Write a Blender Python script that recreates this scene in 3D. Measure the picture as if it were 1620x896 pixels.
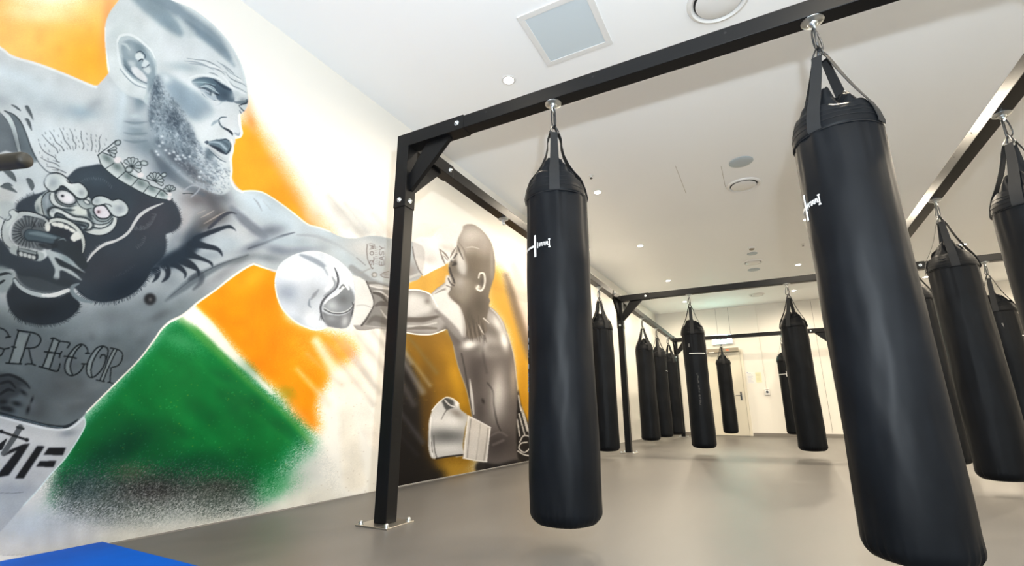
import bpy, bmesh, math, random
import numpy as np
from mathutils import Vector, Matrix, noise

scn = bpy.context.scene
for _o in list(bpy.data.objects):
    bpy.data.objects.remove(_o)
COL = scn.collection
PI = math.pi

# ------------------------------------------------------------------ camera
F_PX = 755.561
CAM = Vector((0.0, 0.0, 0.5913))
yaw, pitch, roll = (math.radians(a) for a in (-27.6374, 15.1716, -0.2386))
Fw = Vector((math.sin(yaw)*math.cos(pitch), math.cos(yaw)*math.cos(pitch), math.sin(pitch)))
Rt = Vector((math.cos(yaw), -math.sin(yaw), 0)); Up = Rt.cross(Fw)
Rt, Up = Rt*math.cos(roll)+Up*math.sin(roll), -Rt*math.sin(roll)+Up*math.cos(roll)
cd = bpy.data.cameras.new('camera'); cam = bpy.data.objects.new('camera', cd); COL.objects.link(cam)
cd.sensor_width = 36; cd.lens = F_PX/1620*36; cd.clip_start = .02; cd.clip_end = 100
cam.matrix_world = Matrix(((Rt.x, Up.x, -Fw.x, CAM.x), (Rt.y, Up.y, -Fw.y, CAM.y), (Rt.z, Up.z, -Fw.z, CAM.z), (0, 0, 0, 1)))
scn.camera = cam

# ------------------------------------------------------------------ exposure, world, flash
vs = scn.view_settings
vs.view_transform = 'Standard'; vs.look = 'None'; vs.gamma = 1; vs.use_curve_mapping = False
vs.exposure = 1.76
FLASH_W = 125.0
DOWN_W = 84.0
w = bpy.data.worlds.new('world'); scn.world = w; w.use_nodes = True
w.node_tree.nodes['Background'].inputs[0].default_value = (.8, .86, 1, 1)
w.node_tree.nodes['Background'].inputs[1].default_value = .02

def lamp(name, kind, loc, energy, color, **kw):
    l = bpy.data.lights.new(name, kind); l.energy = energy; l.color = color
    o = bpy.data.objects.new(name, l); o.location = loc; COL.objects.link(o)
    for k, v in kw.items(): setattr(l, k, v)
    return o
# the photographer's strobe, a hand above and right of the lens
fl = lamp('camera_flash', 'SPOT', (0.16, 0.03, 0.98), FLASH_W, (.84, .93, 1.0), spot_size=math.radians(176), spot_blend=.8, shadow_soft_size=.035)
fl.rotation_euler = Vector((-.05, .74, .67)).to_track_quat('-Z', 'Y').to_euler()

# added soft cool fill behind the camera, no opening there; lifts the ceiling
dl = lamp('added_cool_fill', 'AREA', (2.9, -2.05, 1.75), 58.0, (.80, .92, 1.0), shape='RECTANGLE', size=5.0, size_y=1.9)
dl.rotation_euler = Vector((0, 1, .18)).to_track_quat('-Z', 'Y').to_euler()

# ------------------------------------------------------------------ helpers
def lin(c):
    return tuple((x/12.92 if x <= .04045 else ((x+.055)/1.055)**2.4) for x in (v/255 for v in c))
def new_mat(name, col, rough=.5, metal=0., spec=.5):
    m = bpy.data.materials.new(name); m.use_nodes = True
    b = m.node_tree.nodes['Principled BSDF']
    b.inputs['Base Color'].default_value = (*col, 1); b.inputs['Roughness'].default_value = rough
    b.inputs['Metallic'].default_value = metal; b.inputs['Specular IOR Level'].default_value = spec
    return m
def N(m, t, **kw):
    n = m.node_tree.nodes.new(t)
    for k, v in kw.items(): setattr(n, k, v)
    return n
def L(m, a, b): m.node_tree.links.new(a, b)
def BS(m): return m.node_tree.nodes['Principled BSDF']
def noise_tint(m, scale, c0, c1, detail=4, stretch=(1, 1, 1), coord='Object', lo=.3, hi=.7):
    tc = N(m, 'ShaderNodeTexCoord'); mp = N(m, 'ShaderNodeMapping'); mp.inputs['Scale'].default_value = stretch
    nz = N(m, 'ShaderNodeTexNoise'); nz.inputs['Scale'].default_value = scale; nz.inputs['Detail'].default_value = detail
    cr = N(m, 'ShaderNodeValToRGB'); cr.color_ramp.elements[0].color = (*c0, 1); cr.color_ramp.elements[1].color = (*c1, 1)
    cr.color_ramp.elements[0].position = lo; cr.color_ramp.elements[1].position = hi
    L(m, tc.outputs[coord], mp.inputs[0]); L(m, mp.outputs[0], nz.inputs['Vector']); L(m, nz.outputs['Fac'], cr.inputs[0])
    L(m, cr.outputs[0], BS(m).inputs['Base Color']); return nz, cr
def bump(m, scale, strength, dist=.002, detail=6, stretch=(1, 1, 1)):
    tc = N(m, 'ShaderNodeTexCoord'); mp = N(m, 'ShaderNodeMapping'); mp.inputs['Scale'].default_value = stretch
    nz = N(m, 'ShaderNodeTexNoise'); nz.inputs['Scale'].default_value = scale; nz.inputs['Detail'].default_value = detail
    bp = N(m, 'ShaderNodeBump'); bp.inputs['Strength'].default_value = strength; bp.inputs['Distance'].default_value = dist
    L(m, tc.outputs['Object'], mp.inputs[0]); L(m, mp.outputs[0], nz.inputs['Vector'])
    L(m, nz.outputs['Fac'], bp.inputs['Height']); L(m, bp.outputs[0], BS(m).inputs['Normal']); return nz

M = {}
M['wall'] = new_mat('wall_paint', (.78, .755, .70), .55, 0, .3); bump(M['wall'], 60, .08, .001)
M['ceiling'] = new_mat('ceiling_paint', (.89, .905, .915), .7, 0, .2)
M['floor'] = new_mat('floor_vinyl', (.21, .195, .175), .42, 0, .35)
noise_tint(M['floor'], 1.1, (.100, .094, .088), (.158, .149, .139), 8, (1, .28, 1), 'Object', .25, .75)
bump(M['floor'], 90, .06, .001)
M['steel_black'] = new_mat('black_powder_coat', (.0035, .0037, .0042), .38, 0, .22); bump(M['steel_black'], 400, .12, .0004)
M['zinc'] = new_mat('zinc_plated_steel', (.62, .66, .68), .28, 1.)
M['dark_steel'] = new_mat('dark_steel', (.075, .078, .082), .35, 1.)
M['plate'] = new_mat('brushed_base_plate', (.48, .46, .42), .38, 1.); bump(M['plate'], 60, .15, .0005, 4, (1, 8, 1))
M['vinyl'] = new_mat('black_vinyl', (.0105, .0115, .013), .5, 0, .11)
noise_tint(M['vinyl'], 5, (.0030, .0038, .0052), (.0052, .0064, .0084), 5)
_nz = bump(M['vinyl'], 26, .22, .0022, 7, (1, 1, .8))
M['webbing'] = new_mat('black_nylon_webbing', (.011, .012, .0135), .75, 0, .3); bump(M['webbing'], 500, .4, .0006)
M['seam'] = new_mat('black_thread', (.004, .004, .005), .8)
M['print'] = new_mat('white_print', (.62, .63, .63), .6)
M['print_faint'] = new_mat('worn_grey_print', (.11, .11, .11), .7)
M['white_plastic'] = new_mat('white_plastic', (.74, .74, .73), .45)
M['grille'] = new_mat('grille_white', (.56, .60, .63), .5)
M['grey_disc'] = new_mat('grey_blue_plastic', (.42, .48, .52), .5)
M['dark'] = new_mat('dark_gap', (.012, .012, .013), .8)
M['mat_blue'] = new_mat('blue_mat_vinyl', (.0, .105, .55), .6, 0, .12); bump(M['mat_blue'], 350, .3, .0008)
noise_tint(M['mat_blue'], 3, (.0, .085, .50), (.001, .11, .62), 3)
M['olive'] = new_mat('olive_rubber', (.022, .021, .016), .5); bump(M['olive'], 300, .2, .0005)
M['door'] = new_mat('door_paint', (.74, .69, .57), .45)
M['taupe'] = new_mat('taupe_metal', (.30, .26, .20), .5)
M['paper'] = new_mat('paper', (.80, .79, .76), .8)
M['ink'] = new_mat('blue_ink', (.25, .3, .5), .8)
M['note'] = new_mat('yellow_paper', (.78, .76, .52), .8)
M['skirting'] = new_mat('grey_skirting', (.19, .175, .155), .6)
def emit(name, col, s):
    m = new_mat(name, col, .5); BS(m).inputs['Emission Color'].default_value = (*col, 1); BS(m).inputs['Emission Strength'].default_value = s; return m
M['lamp'] = emit('lamp_face', (1, .93, .82), 14)
M['exit_face'] = emit('exit_sign_face', (.55, 1, .9), 9)
M['exit_green'] = emit('exit_sign_green', (.15, .9, .6), 1.6)

class MB:
    def __init__(s): s.v = []; s.f = []; s.sm = []
    def add(s, vs_, fs, smooth=False):
        o = len(s.v); s.v += [tuple(v) for v in vs_]; s.f += [tuple(i+o for i in f) for f in fs]; s.sm += [smooth]*len(fs); return s
    def box(s, a, b, bev=0.0, rot=None, about=None):
        bm = bmesh.new(); bmesh.ops.create_cube(bm, size=1)
        c = Vector([(a[i]+b[i])/2 for i in range(3)]); d = [b[i]-a[i] for i in range(3)]
        for v in bm.verts: v.co = Vector((v.co.x*d[0], v.co.y*d[1], v.co.z*d[2]))+c
        if bev: bmesh.ops.bevel(bm, geom=bm.edges[:], offset=bev, segments=2, affect='EDGES', profile=.5)
        if rot:
            p = Vector(about) if about else c
            for v in bm.verts: v.co = rot @ (v.co-p) + p
        bm.verts.index_update()
        s.add([v.co for v in bm.verts], [[v.index for v in f.verts] for f in bm.faces]); bm.free(); return s
    def tube(s, pts, r, n=10, closed=False, cap=True, flat=1.0, up=None):
        pts = [Vector(p) for p in pts]; m = len(pts); rr = r if isinstance(r, (list, tuple)) else [r]*m
        vs_ = []; prev = None
        for i, p in enumerate(pts):
            t = (pts[(i+1) % m]-pts[i-1]) if closed else (pts[min(i+1, m-1)]-pts[max(i-1, 0)])
            t.normalize()
            if prev is None:
                a = Vector(up) if up else (Vector((0, 0, 1)) if abs(t.z) < .9 else Vector((1, 0, 0)))
                n1 = (a-t*a.dot(t)).normalized()
            else: n1 = (prev-t*prev.dot(t)).normalized()
            prev = n1; n2 = t.cross(n1)
            for k in range(n):
                an = 2*PI*k/n; vs_.append(p+n1*(math.cos(an)*rr[i])+n2*(math.sin(an)*rr[i]*flat))
        fs = []
        for i in range(m if closed else m-1):
            j = (i+1) % m
            for k in range(n):
                k2 = (k+1) % n; fs.append((i*n+k, i*n+k2, j*n+k2, j*n+k))
        if not closed and cap: fs += [tuple(range(n))[::-1], tuple((m-1)*n+k for k in range(n))]
        return s.add(vs_, fs, True)
    def lathe(s, prof, c, n=32, axis='z', closed_top=True, smooth=True):
        vs_ = []; fs = []
        for r, z in prof:
            for k in range(n):
                a = 2*PI*k/n; p = (r*math.cos(a), r*math.sin(a), z)
                if axis == 'y': p = (p[0], p[2], p[1])
                if axis == 'x': p = (p[2], p[0], p[1])
                vs_.append((c[0]+p[0], c[1]+p[1], c[2]+p[2]))
        for i in range(len(prof)-1):
            for k in range(n):
                k2 = (k+1) % n; fs.append((i*n+k, i*n+k2, (i+1)*n+k2, (i+1)*n+k))
        if closed_top: fs += [tuple(range(n))[::-1], tuple((len(prof)-1)*n+k for k in range(n))]
        return s.add(vs_, fs, smooth)
    def prism(s, poly, d, thick):       # poly: 3D points in a plane, extruded by vector d*thick (centred)
        d = Vector(d).normalized()*thick/2; n = len(poly)
        vs_ = [Vector(p)-d for p in poly]+[Vector(p)+d for p in poly]
        fs = [tuple(range(n))[::-1], tuple(range(n, 2*n))]+[(i, (i+1) % n, n+(i+1) % n, n+i) for i in range(n)]
        return s.add(vs_, fs)
    def mesh(s, name, mat):
        me = bpy.data.meshes.new(name); me.from_pydata(s.v, [], s.f); me.materials.append(mat)
        me.polygons.foreach_set('use_smooth', s.sm); me.update()
        bm = bmesh.new(); bm.from_mesh(me); bmesh.ops.recalc_face_normals(bm, faces=bm.faces); bm.to_mesh(me); bm.free()
        return me
    def build(s, name, mat, parent=None, label=None, auto=True):
        me = s.mesh(name, mat)
        if auto and any(s.sm):
            try: me.set_sharp_from_angle(angle=math.radians(40))
            except Exception: pass
        o = bpy.data.objects.new(name, me); COL.objects.link(o)
        if parent is not None: o.parent = parent; o.matrix_parent_inverse = Matrix.Identity(4); 
        if parent is not None and parent.get('origin0') is not None: pass
        if label: o['label'] = label
        return o
def thing(name, label, cat, loc=(0, 0, 0), rz=0, group=None):
    o = bpy.data.objects.new(name, None); COL.objects.link(o); o.location = loc; o.rotation_euler = (0, 0, rz)
    o.empty_display_size = .1
    o['label'] = label; o['category'] = cat
    if group: o['group'] = group
    return o
def tag(o, label, cat, group=None):
    o['label'] = label; o['category'] = cat
    if group: o['group'] = group
    return o
def struct(o): o['kind'] = 'structure'; return o
def kids(o): return [c for c in list(bpy.data.objects) if c.parent == o]
def copy_tree(o, parent=None, ks=None):
    c = o.copy(); COL.objects.link(c); c.parent = parent
    for ch in KIDS.get(o.name, []): copy_tree(ch, c)
    return c
KIDS = {}
def index_kids():
    KIDS.clear()
    for o in bpy.data.objects:
        if o.parent: KIDS.setdefault(o.parent.name, []).append(o)

# ------------------------------------------------------------------ room shell (turned 1.4 degrees against the rack)
ZC = 3.292
WX, WK = -2.857, .0173          # left wall plane: x = WX + WK*y
BY, BK = 13.81, -.0213          # back wall plane: y = BY + BK*x
def lx(y): return WX+WK*y
def by(x): return BY+BK*x
XR, YF = 7.0, -2.2
xl0, xl1 = lx(YF), lx(BY)
def slab(name, quad, nrm, mat, th=.12):
    n = Vector(nrm); m = MB(); q = [Vector(p) for p in quad]
    m.add([*q, *[p-n*th for p in q]], [(0, 1, 2, 3), (7, 6, 5, 4), (0, 4, 5, 1), (1, 5, 6, 2), (2, 6, 7, 3), (3, 7, 4, 0)])
    return struct(m.build(name, mat))
A = (lx(YF), YF); Bc = (lx(by(lx(BY))), by(lx(BY))); Cc = (XR, by(XR)); D = (XR, YF)
slab('floor', [(*A, 0), (*D, 0), (*Cc, 0), (*Bc, 0)], (0, 0, 1), M['floor'])
slab('ceiling', [(*A, ZC), (*Bc, ZC), (*Cc, ZC), (*D, ZC)], (0, 0, -1), M['ceiling'])
slab('wall_left', [(*A, 0), (*Bc, 0), (*Bc, ZC), (*A, ZC)], (1, 0, 0), M['wall'])
slab('wall_back', [(*Bc, 0), (*Cc, 0), (*Cc, ZC), (*Bc, ZC)], (0, -1, 0), M['wall'])
slab('wall_right', [(*Cc, 0), (*D, 0), (*D, ZC), (*Cc, ZC)], (-1, 0, 0), M['wall'])
slab('wall_front', [(*D, 0), (*A, 0), (*A, ZC), (*D, ZC)], (0, 1, 0), M['wall'])

# ------------------------------------------------------------------ steel rack the bags hang from
T = .088; HZ = 2.4; ZB = HZ-T
PX = [-2.009, 1.404, 4.817]; PY = [2.187, 7.459, 12.682]
SL = .525; S4 = .0045
rack = thing('bag_rack', 'black square-tube steel rack spanning the room, from which all the punching bags hang', 'rack', (PX[0]+T/2, PY[0]+T/2, 0))
_ro = Vector(rack.location)
def rpart(mb, name, mat, parent=None, label=None):
    if parent is None:
        mb.v = [tuple(Vector(v)-_ro) for v in mb.v]
        return mb.build(name, mat, rack, label)
    mb.v = [tuple(Vector(v)-_ro) for v in mb.v]
    return mb.build(name, mat, parent, label)
def bolt_mb(p, d):
    """hex bolt head with washer and dome, pointing along d"""
    d = Vector(d); m = MB(); q = d.to_track_quat('Z', 'Y').to_matrix(); p = Vector(p)
    def ring(prof, n):
        k = MB().lathe(prof, (0, 0, 0), n, smooth=n > 8); m.add([q @ Vector(v)+p for v in k.v], k.f, n > 8)
    ring([(.017, 0), (.017, .0025), (.010, .003)], 20)
    ring([(.0115, .0025), (.0115, .009), (.0095, .011)], 6)
    ring([(.006, .011), (.006, .015), (.004, .017), (.001, .018)], 14)
    return m
# posts, with foot plates
for i, x in enumerate(PX):
    for j, y in enumerate(PY):
        rpart(MB().box((x, y, .008), (x+T, y+T, HZ-.01), .004), 'post', M['steel_black'])
        c = (x+T/2, y+T/2)
        bp = rpart(MB().box((c[0]-.112, c[1]-.112, 0), (c[0]+.112, c[1]+.112, .008), .002), 'base_plate', M['plate'], label='bare steel foot plate bolted to the floor')
        for sx in (-1, 1):
            for sy in (-1, 1):
                b = MB().lathe([(.017, .008), (.017, .011), (.012, .012), (.012, .02), (.008, .026), (.002, .028)], (c[0]+sx*.09, c[1]+sy*.09, 0), 14)
                rpart(b, 'anchor_nut', M['zinc'], bp)
# beams
def beam(a, b):
    rpart(MB().box(a, b, .004), 'beam', M['steel_black'])
for y in PY:
    for i in range(2): beam((PX[i]+T+.004, y, ZB), (PX[i+1]-.004, y+T, HZ))
for i, x in enumerate(PX):
    for j in range(2): beam((x, PY[j]+T+.004, ZB), (x+T, PY[j+1]-.004, HZ))
# corner brackets: square sleeves, gusset plates, bolts
for i, x in enumerate(PX):
    for j, y in enumerate(PY):
        m = MB()
        m.box((x-S4, y-S4, HZ-SL), (x+T+S4, y+T+S4, HZ+S4), .003)
        dirs = []
        if i < 2: dirs.append((1, 0))
        if i > 0: dirs.append((-1, 0))
        if j < 2: dirs.append((0, 1))
        if j > 0: dirs.append((0, -1))
        cx, cy = x+T/2, y+T/2
        for dx, dy in dirs:
            e = SL-T/2
            a = [cx-T/2-S4, cy-T/2-S4, ZB-S4]; b = [cx+T/2+S4, cy+T/2+S4, HZ+S4]
            if dx > 0: a[0] = cx+T/2; b[0] = cx+e
            if dx < 0: b[0] = cx-T/2; a[0] = cx-e
            if dy > 0: a[1] = cy+T/2; b[1] = cy+e
            if dy < 0: b[1] = cy-T/2; a[1] = cy-e
            m.box(a, b, .003)
        br = rpart(m, 'corner_bracket', M['steel_black'])
        for dx, dy in dirs:
            g = MB(); h = T/2+S4
            def P(s, z): return (cx+dx*(h+s), cy+dy*(h+s), z)
            zt = ZB-S4
            poly = [P(.125, zt), P(.31, zt), P(.31, zt-.012), P(.012, zt-.31), P(0, zt-.31), P(0, zt-.185)]
            g.prism(poly, (abs(dy), abs(dx), 0), .03)
            rpart(g, 'gusset_plate', M['steel_black'], br)
            e = SL-T/2-.048
            # bolt heads on both side faces
            for s in (-1, 1):
                if dx: p, d = (cx+dx*e, cy+s*(T/2+S4), ZB+T/2), (0, s, 0)
                else: p, d = (cx+s*(T/2+S4), cy+dy*e, ZB+T/2), (s, 0, 0)
                rpart(bolt_mb(p, d), 'bolt', M['zinc'], br)
        rpart(bolt_mb((cx, cy-T/2-S4, HZ-SL+.05), (0, -1, 0)), 'bolt', M['zinc'], br)
        rpart(bolt_mb((cx+T/2+S4, cy, HZ-SL+.05), (1, 0, 0)), 'bolt', M['zinc'], br)
# bolt holes in the side faces of the beams
def hole(p, d):
    q = Vector(d).to_track_quat('Z', 'Y').to_matrix(); k = MB().lathe([(.0065, .0), (.0065, .0008)], (0, 0, 0), 12)
    m = MB(); m.add([q @ Vector(v)+Vector(p) for v in k.v], k.f); rpart(m, 'bolt_hole', M['dark'])
for hx in (-1.32, -.64, .03, .78): hole((hx, PY[0], HZ-.03), (0, -1, 0))
for xx in (PX[0], PX[1]):
    d = (1, 0, 0) if xx < 0 else (-1, 0, 0)
    for hy in (3.0, 3.9, 4.25, 5.5):
        hole((xx+(T if xx < 0 else 0), hy, HZ-.03), d)

# eye plates under the beams
EYES = []
def eye(x, y):
    m = MB().lathe([(.047, ZB-.0005), (.047, ZB-.003), (.040, ZB-.008), (.022, ZB-.014), (.017, ZB-.024), (.006, ZB-.03)], (x, y, 0), 28)
    ring = [(x+.0*1, y+.017*math.cos(a), ZB-.040+.017*math.sin(a)) for a in np.linspace(0, 2*PI, 18, endpoint=False)]
    m.tube(ring, .0055, 8, closed=True)
    rpart(m, 'eye_plate', M['zinc'])

# ------------------------------------------------------------------ punching bags
R0 = .1635                      # body radius
Z_BOT, Z_SH = .098, 1.812      # bottom and shoulder heights
TOPZ = ZB-.046                 # where the snap hook hangs
def bag_radius(z):
    t = (z-Z_BOT)/(Z_SH-Z_BOT)
    return R0*(1.0-.035*t+.012*math.sin(t*9))
def make_bag(seed, loc, rz, label, logo=True, faint=None, sa0=0, bow=.01):
    rnd = random.Random(seed)
    t = thing('punching_bag', label, 'punching bag', (loc[0], loc[1], 0), rz)
    nseg = 96
    # body: slightly lumpy cylinder with rounded sagging bottom and tucks at the rim
    rings = []
    prof = []
    for k in range(9):                                   # bottom cap, convex
        a = k/8; prof.append((R0*.66*a**.9 if k else .002, Z_BOT-.004+.008*a*a, 0))
    for k in range(1, 10):
        a = k/9*PI/2; prof.append((R0*.66+R0*.34*math.sin(a), Z_BOT+.004+.062*(1-math.cos(a)), a))
    zs = np.linspace(Z_BOT+.09, Z_SH-.115, 64)
    for z in zs: prof.append((bag_radius(z), z, 1))
    vs_ = []; off = Vector((seed*7.3, seed*3.1, 0))
    for (r, z, kd) in prof:
        f = min(1, r/(R0*.6))
        for k in range(nseg):
            a = 2*PI*k/nseg
            p = Vector((math.cos(a)*1.6, math.sin(a)*1.6, z*2.2))+off
            dr = .0090*noise.noise(p*.8)+.003*noise.noise(p*2.6)
            up = max(0, (z-1.35)/.4)
            dr += .010*up*noise.noise(Vector((math.cos(a)*5, math.sin(a)*5, z*1.1))+off)-.002*up
            if z < Z_BOT+.10: dr += .0035*(math.sin(a*38+seed)+.5*math.sin(a*61))*max(0, 1-abs(z-Z_BOT-.04)/.06)*f
            rr = r+dr*f
            vs_.append((rr*math.cos(a), rr*math.sin(a), z))
    def grid(vs_, n, m):
        return [(i*n+k, i*n+(k+1) % n, (i+1)*n+(k+1) % n, (i+1)*n+k) for i in range(m-1) for k in range(n)]
    b = MB(); fs = grid(vs_, nseg, len(prof)); fs.append(tuple(range(nseg))[::-1]); b.add(vs_, fs, True)
    b.build('body', M['vinyl'], t, auto=False)
    # stitched cuff around the top, wavy upper rim
    z0, z1 = Z_SH-.125, Z_SH
    cv = []; rows = [(0, -.004), (0, .0012), (.12, .003), (.3, .0028), (.32, .0025), (.5, .004), (.52, .0028), (.68, .004), (.70, .0028), (.86, .004), (1., .001), (1.04, -.008)]
    def rim(a): return .012*math.sin(2*a+seed)+.008*math.sin(5*a+seed*2)
    for h, dr in rows:
        for k in range(nseg):
            a = 2*PI*k/nseg; z = z0+(z1-z0)*h+rim(a)*max(0, h)**2
            p = Vector((math.cos(a)*3, math.sin(a)*3, z*3))+off
            d2 = .006*noise.noise(p)*h+.004*math.sin(9*a+seed)*h*noise.noise(p*.7)
            rr = bag_radius(z0)+dr+d2-.030*h*h
            cv.append((rr*math.cos(a), rr*math.sin(a), z))
    cu = MB(); cu.add(cv, grid(cv, nseg, len(rows)), True); cuff = cu.build('cuff', M['vinyl'], t, auto=False)
    st = MB()
    for h in (.02, .31, .51, .69):
        pts = []
        for k in range(72):
            a = 2*PI*k/72; z = z0+(z1-z0)*h+rim(a)*h*h
            rr = bag_radius(z0)+(.0022 if h < .1 else .0040)-.030*h*h; pts.append((rr*math.cos(a), rr*math.sin(a), z))
        st.tube(pts, .0014 if h < .1 else .0009, 5, closed=True)
    st.build('stitching', M['seam'], cuff, auto=False)
    # closing flap: gathered vinyl heaped over the filling
    pv = []; m_ = 22
    for i in range(m_):
        q = i/(m_-1)
        for k in range(nseg):
            a = 2*PI*k/nseg
            a2 = a-sa0
            base_r = (bag_radius(z0)-.034)*(1-q)**.85+.002*q
            pl = math.sin(6*a+seed)+.6*math.sin(9*a+2.1*seed)
            zz = z1-.016+rim(a)*(1-q)+(.105+.022*math.cos(2*a2+.6))*math.sin(min(1, q*1.35)*PI/2)-.07*max(0, q-.62)
            p = Vector((math.cos(a)*1.8, math.sin(a)*1.8, q*2.0))+off
            zz += (.030*noise.noise(p)+.018*noise.noise(p*2.7)+.008*noise.noise(p*6))*math.sin(min(1, q*1.6+.1)*PI/2)
            zz += .009*pl*math.sin(q*PI)
            rr = base_r*(1+.05*pl*math.sin(q*PI)+.10*noise.noise(p*1.7)*q)
            pv.append((rr*math.cos(a), rr*math.sin(a), zz))
    fl_ = MB(); ff = grid(pv, nseg, m_); ff.append(tuple((m_-1)*nseg+k for k in range(nseg))); fl_.add(pv, ff, True)
    fl_.build('top_flap', M['vinyl'], t, auto=False)
    # four webbing straps, from low on the cuff up to their loops
    zl = TOPZ-.155
    for k in range(4):
        a = sa0+k*PI/2+.10*rnd.uniform(-1, 1)
        ca, sa = math.cos(a), math.sin(a); rb = bag_radius(z0)+.0075
        path = [(rb-.002, z0+.004), (rb, z0+.02), (rb-.009, z0+.07), (rb-.024, z1-.01), (rb-.036, z1+.015)]
        top_r = .024
        for q in (.15, .3, .5, .7, .85, 1.0):
            path.append(((rb-.036)*(1-q)+top_r*q-bow*math.sin(min(1, q*1.15)*PI)**.8 if q < .87 else (rb-.036)*(1-q)+top_r*q, (z1+.015)*(1-q)+zl*q))
        s = MB(); vv = []
        for i_, (r, z) in enumerate(path):
            q = max(0, (i_-4)/6)
            wd = .0265*(1-.30*q)
            tw = .25*q*math.sin(seed+k*1.7)
            for s_ in (-1, -.34, .34, 1):
                for e in (0, .0028):
                    vv.append(((r+e+abs(s_)*.0*q)*ca-s_*wd*(sa+tw*ca)-0*e, (r+e)*sa+s_*wd*(ca-tw*sa), z))
        n_ = len(path); ffs = []
        for i_ in range(n_-1):
            o = i_*8; p_ = o+8
            for c_ in range(3):
                ffs.append((o+c_*2, o+c_*2+2, p_+c_*2+2, p_+c_*2)); ffs.append((o+c_*2+1, p_+c_*2+1, p_+c_*2+3, o+c_*2+3))
            ffs.append((o, p_, p_+1, o+1)); ffs.append((o+6, o+7, p_+7, p_+6))
        s.add(vv, ffs, True)
        s.build('strap', M['webbing'], t)
        # triangular loop at the strap head
        rg = MB(); c0 = Vector((top_r*ca, top_r*sa, zl-.004)); tip = Vector((.006*ca, .006*sa, zl+.052)); wv = Vector((-sa, ca, 0))*.019
        rg.tube([c0+wv, c0+wv*.5, c0-wv*.5, c0-wv, c0-wv*.9+Vector((0, 0, .012)), tip-wv*.30, tip+Vector((0, 0, .004)), tip+wv*.30, c0+wv*.9+Vector((0, 0, .012))], .0036, 7, closed=True)
        rg.build('loop_ring', M['dark_steel'], t)
    # snap hooks between the loops and the eye plate
    for sgn in (-1, 1):
        hk = MB(); an = .5+sgn*.42; u = Vector((math.cos(an), math.sin(an), 0))
        h0 = TOPZ+.010; h1 = zl+.045; pts = []
        for q in np.linspace(0, 2*PI, 26, endpoint=False):
            wq = .0145+.0055*math.cos(q+PI)
            zz = (h0+h1)/2+(h0-h1)/2*math.copysign(abs(math.cos(q))**.75, math.cos(q))
            pts.append(Vector((0, sgn*.006, 0))+u*(wq*math.sin(q)*1.15+sgn*.007*(h0-zz)/(h0-h1)*1.6)+Vector((0, 0, zz)))
        hk.tube(pts, .0042, 8, closed=True)
        hk.build('snap_hook', M['dark_steel'], t)
    if logo:
        def on(a, z, e=.0035): r = bag_radius(z)+e; return (r*math.cos(a), r*math.sin(a), z)
        def bar(mb, a0, a1, zc, h, na=14):
            vv = []; n_ = max(2, na)
            for i_ in range(n_+1):
                a = a0+(a1-a0)*i_/n_
                vv += [on(a, zc-h/2), on(a, zc+h/2), on(a, zc+h/2, .001), on(a, zc-h/2, .001)]
            ff_ = []
            for i_ in range(n_):
                o = i_*4; ff_ += [(o, o+4, o+5, o+1), (o+1, o+5, o+6, o+2), (o+3, o+7, o+4, o), (o+2, o+6, o+7, o+3)]
            ff_ += [(0, 1, 2, 3), (n_*4, n_*4+3, n_*4+2, n_*4+1)]
            mb.add(vv, ff_)
        zc = 1.405; lg = MB()
        bar(lg, -2.1, -.10, zc, .011, 34)                # long arm of the mark
        bar(lg, -.115, -.045, zc, .115, 2)               # upright
        # small sideways word after the upright, then its end bar
        bar(lg, .02, .04, zc, .03, 1)
        for i_ in range(7):
            a = .09+i_*.048
            bar(lg, a, a+.018, zc+.002, .016, 1); bar(lg, a, a+.036, zc+.008*(1 if i_ % 2 else -1), .0035, 1)
        bar(lg, .43, .455, zc, .042, 1); bar(lg, .41, .47, zc-.02, .005, 1); bar(lg, .41, .47, zc+.02, .005, 1)
        lg.build('printed_logo', M['print'], t, 'white printed brand mark with a long bar')
        # stitched tab above the logo
        tb = MB(); bar(tb, -2.12, -1.98, 1.525, .05, 2); tb.build('tab', M['print_faint'], t, 'small worn grey patch above the bar')
    if faint is not None:
        def on(a, z, e=.0035): r = bag_radius(z)+e; return (r*math.cos(a), r*math.sin(a), z)
        fm = MB(); z = faint[1]
        for i_ in range(11):
            a0 = faint[0]; w_ = .10
            segs = [[(0, 0), (1, 0)], [(0, 0), (0, 1)], [(1, 0), (1, 1)], [(0, .5), (1, .5)], [(0, 1), (1, 1)]]
            for sg in rnd.sample(segs, 3+i_ % 2):
                (u0, v0), (u1, v1) = sg
                p0 = on(a0+w_*u0, z-.024*v0, .003); p1 = on(a0+w_*u1, z-.024*v1, .003)
                fm.tube([p0, p1], .0022, 4)
            z -= .036 if i_ not in (3, 6) else .06
        fm.build('worn_lettering', M['print_faint'], t, 'worn grey lettering running down the bag')
    return t
XC1, XC2 = -.895, .408; YB0 = PY[0]+T/2; YB1 = PY[1]+T/2; YB2 = PY[2]+T/2; XL = PX[0]+T/2; XM = PX[1]+T/2
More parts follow.
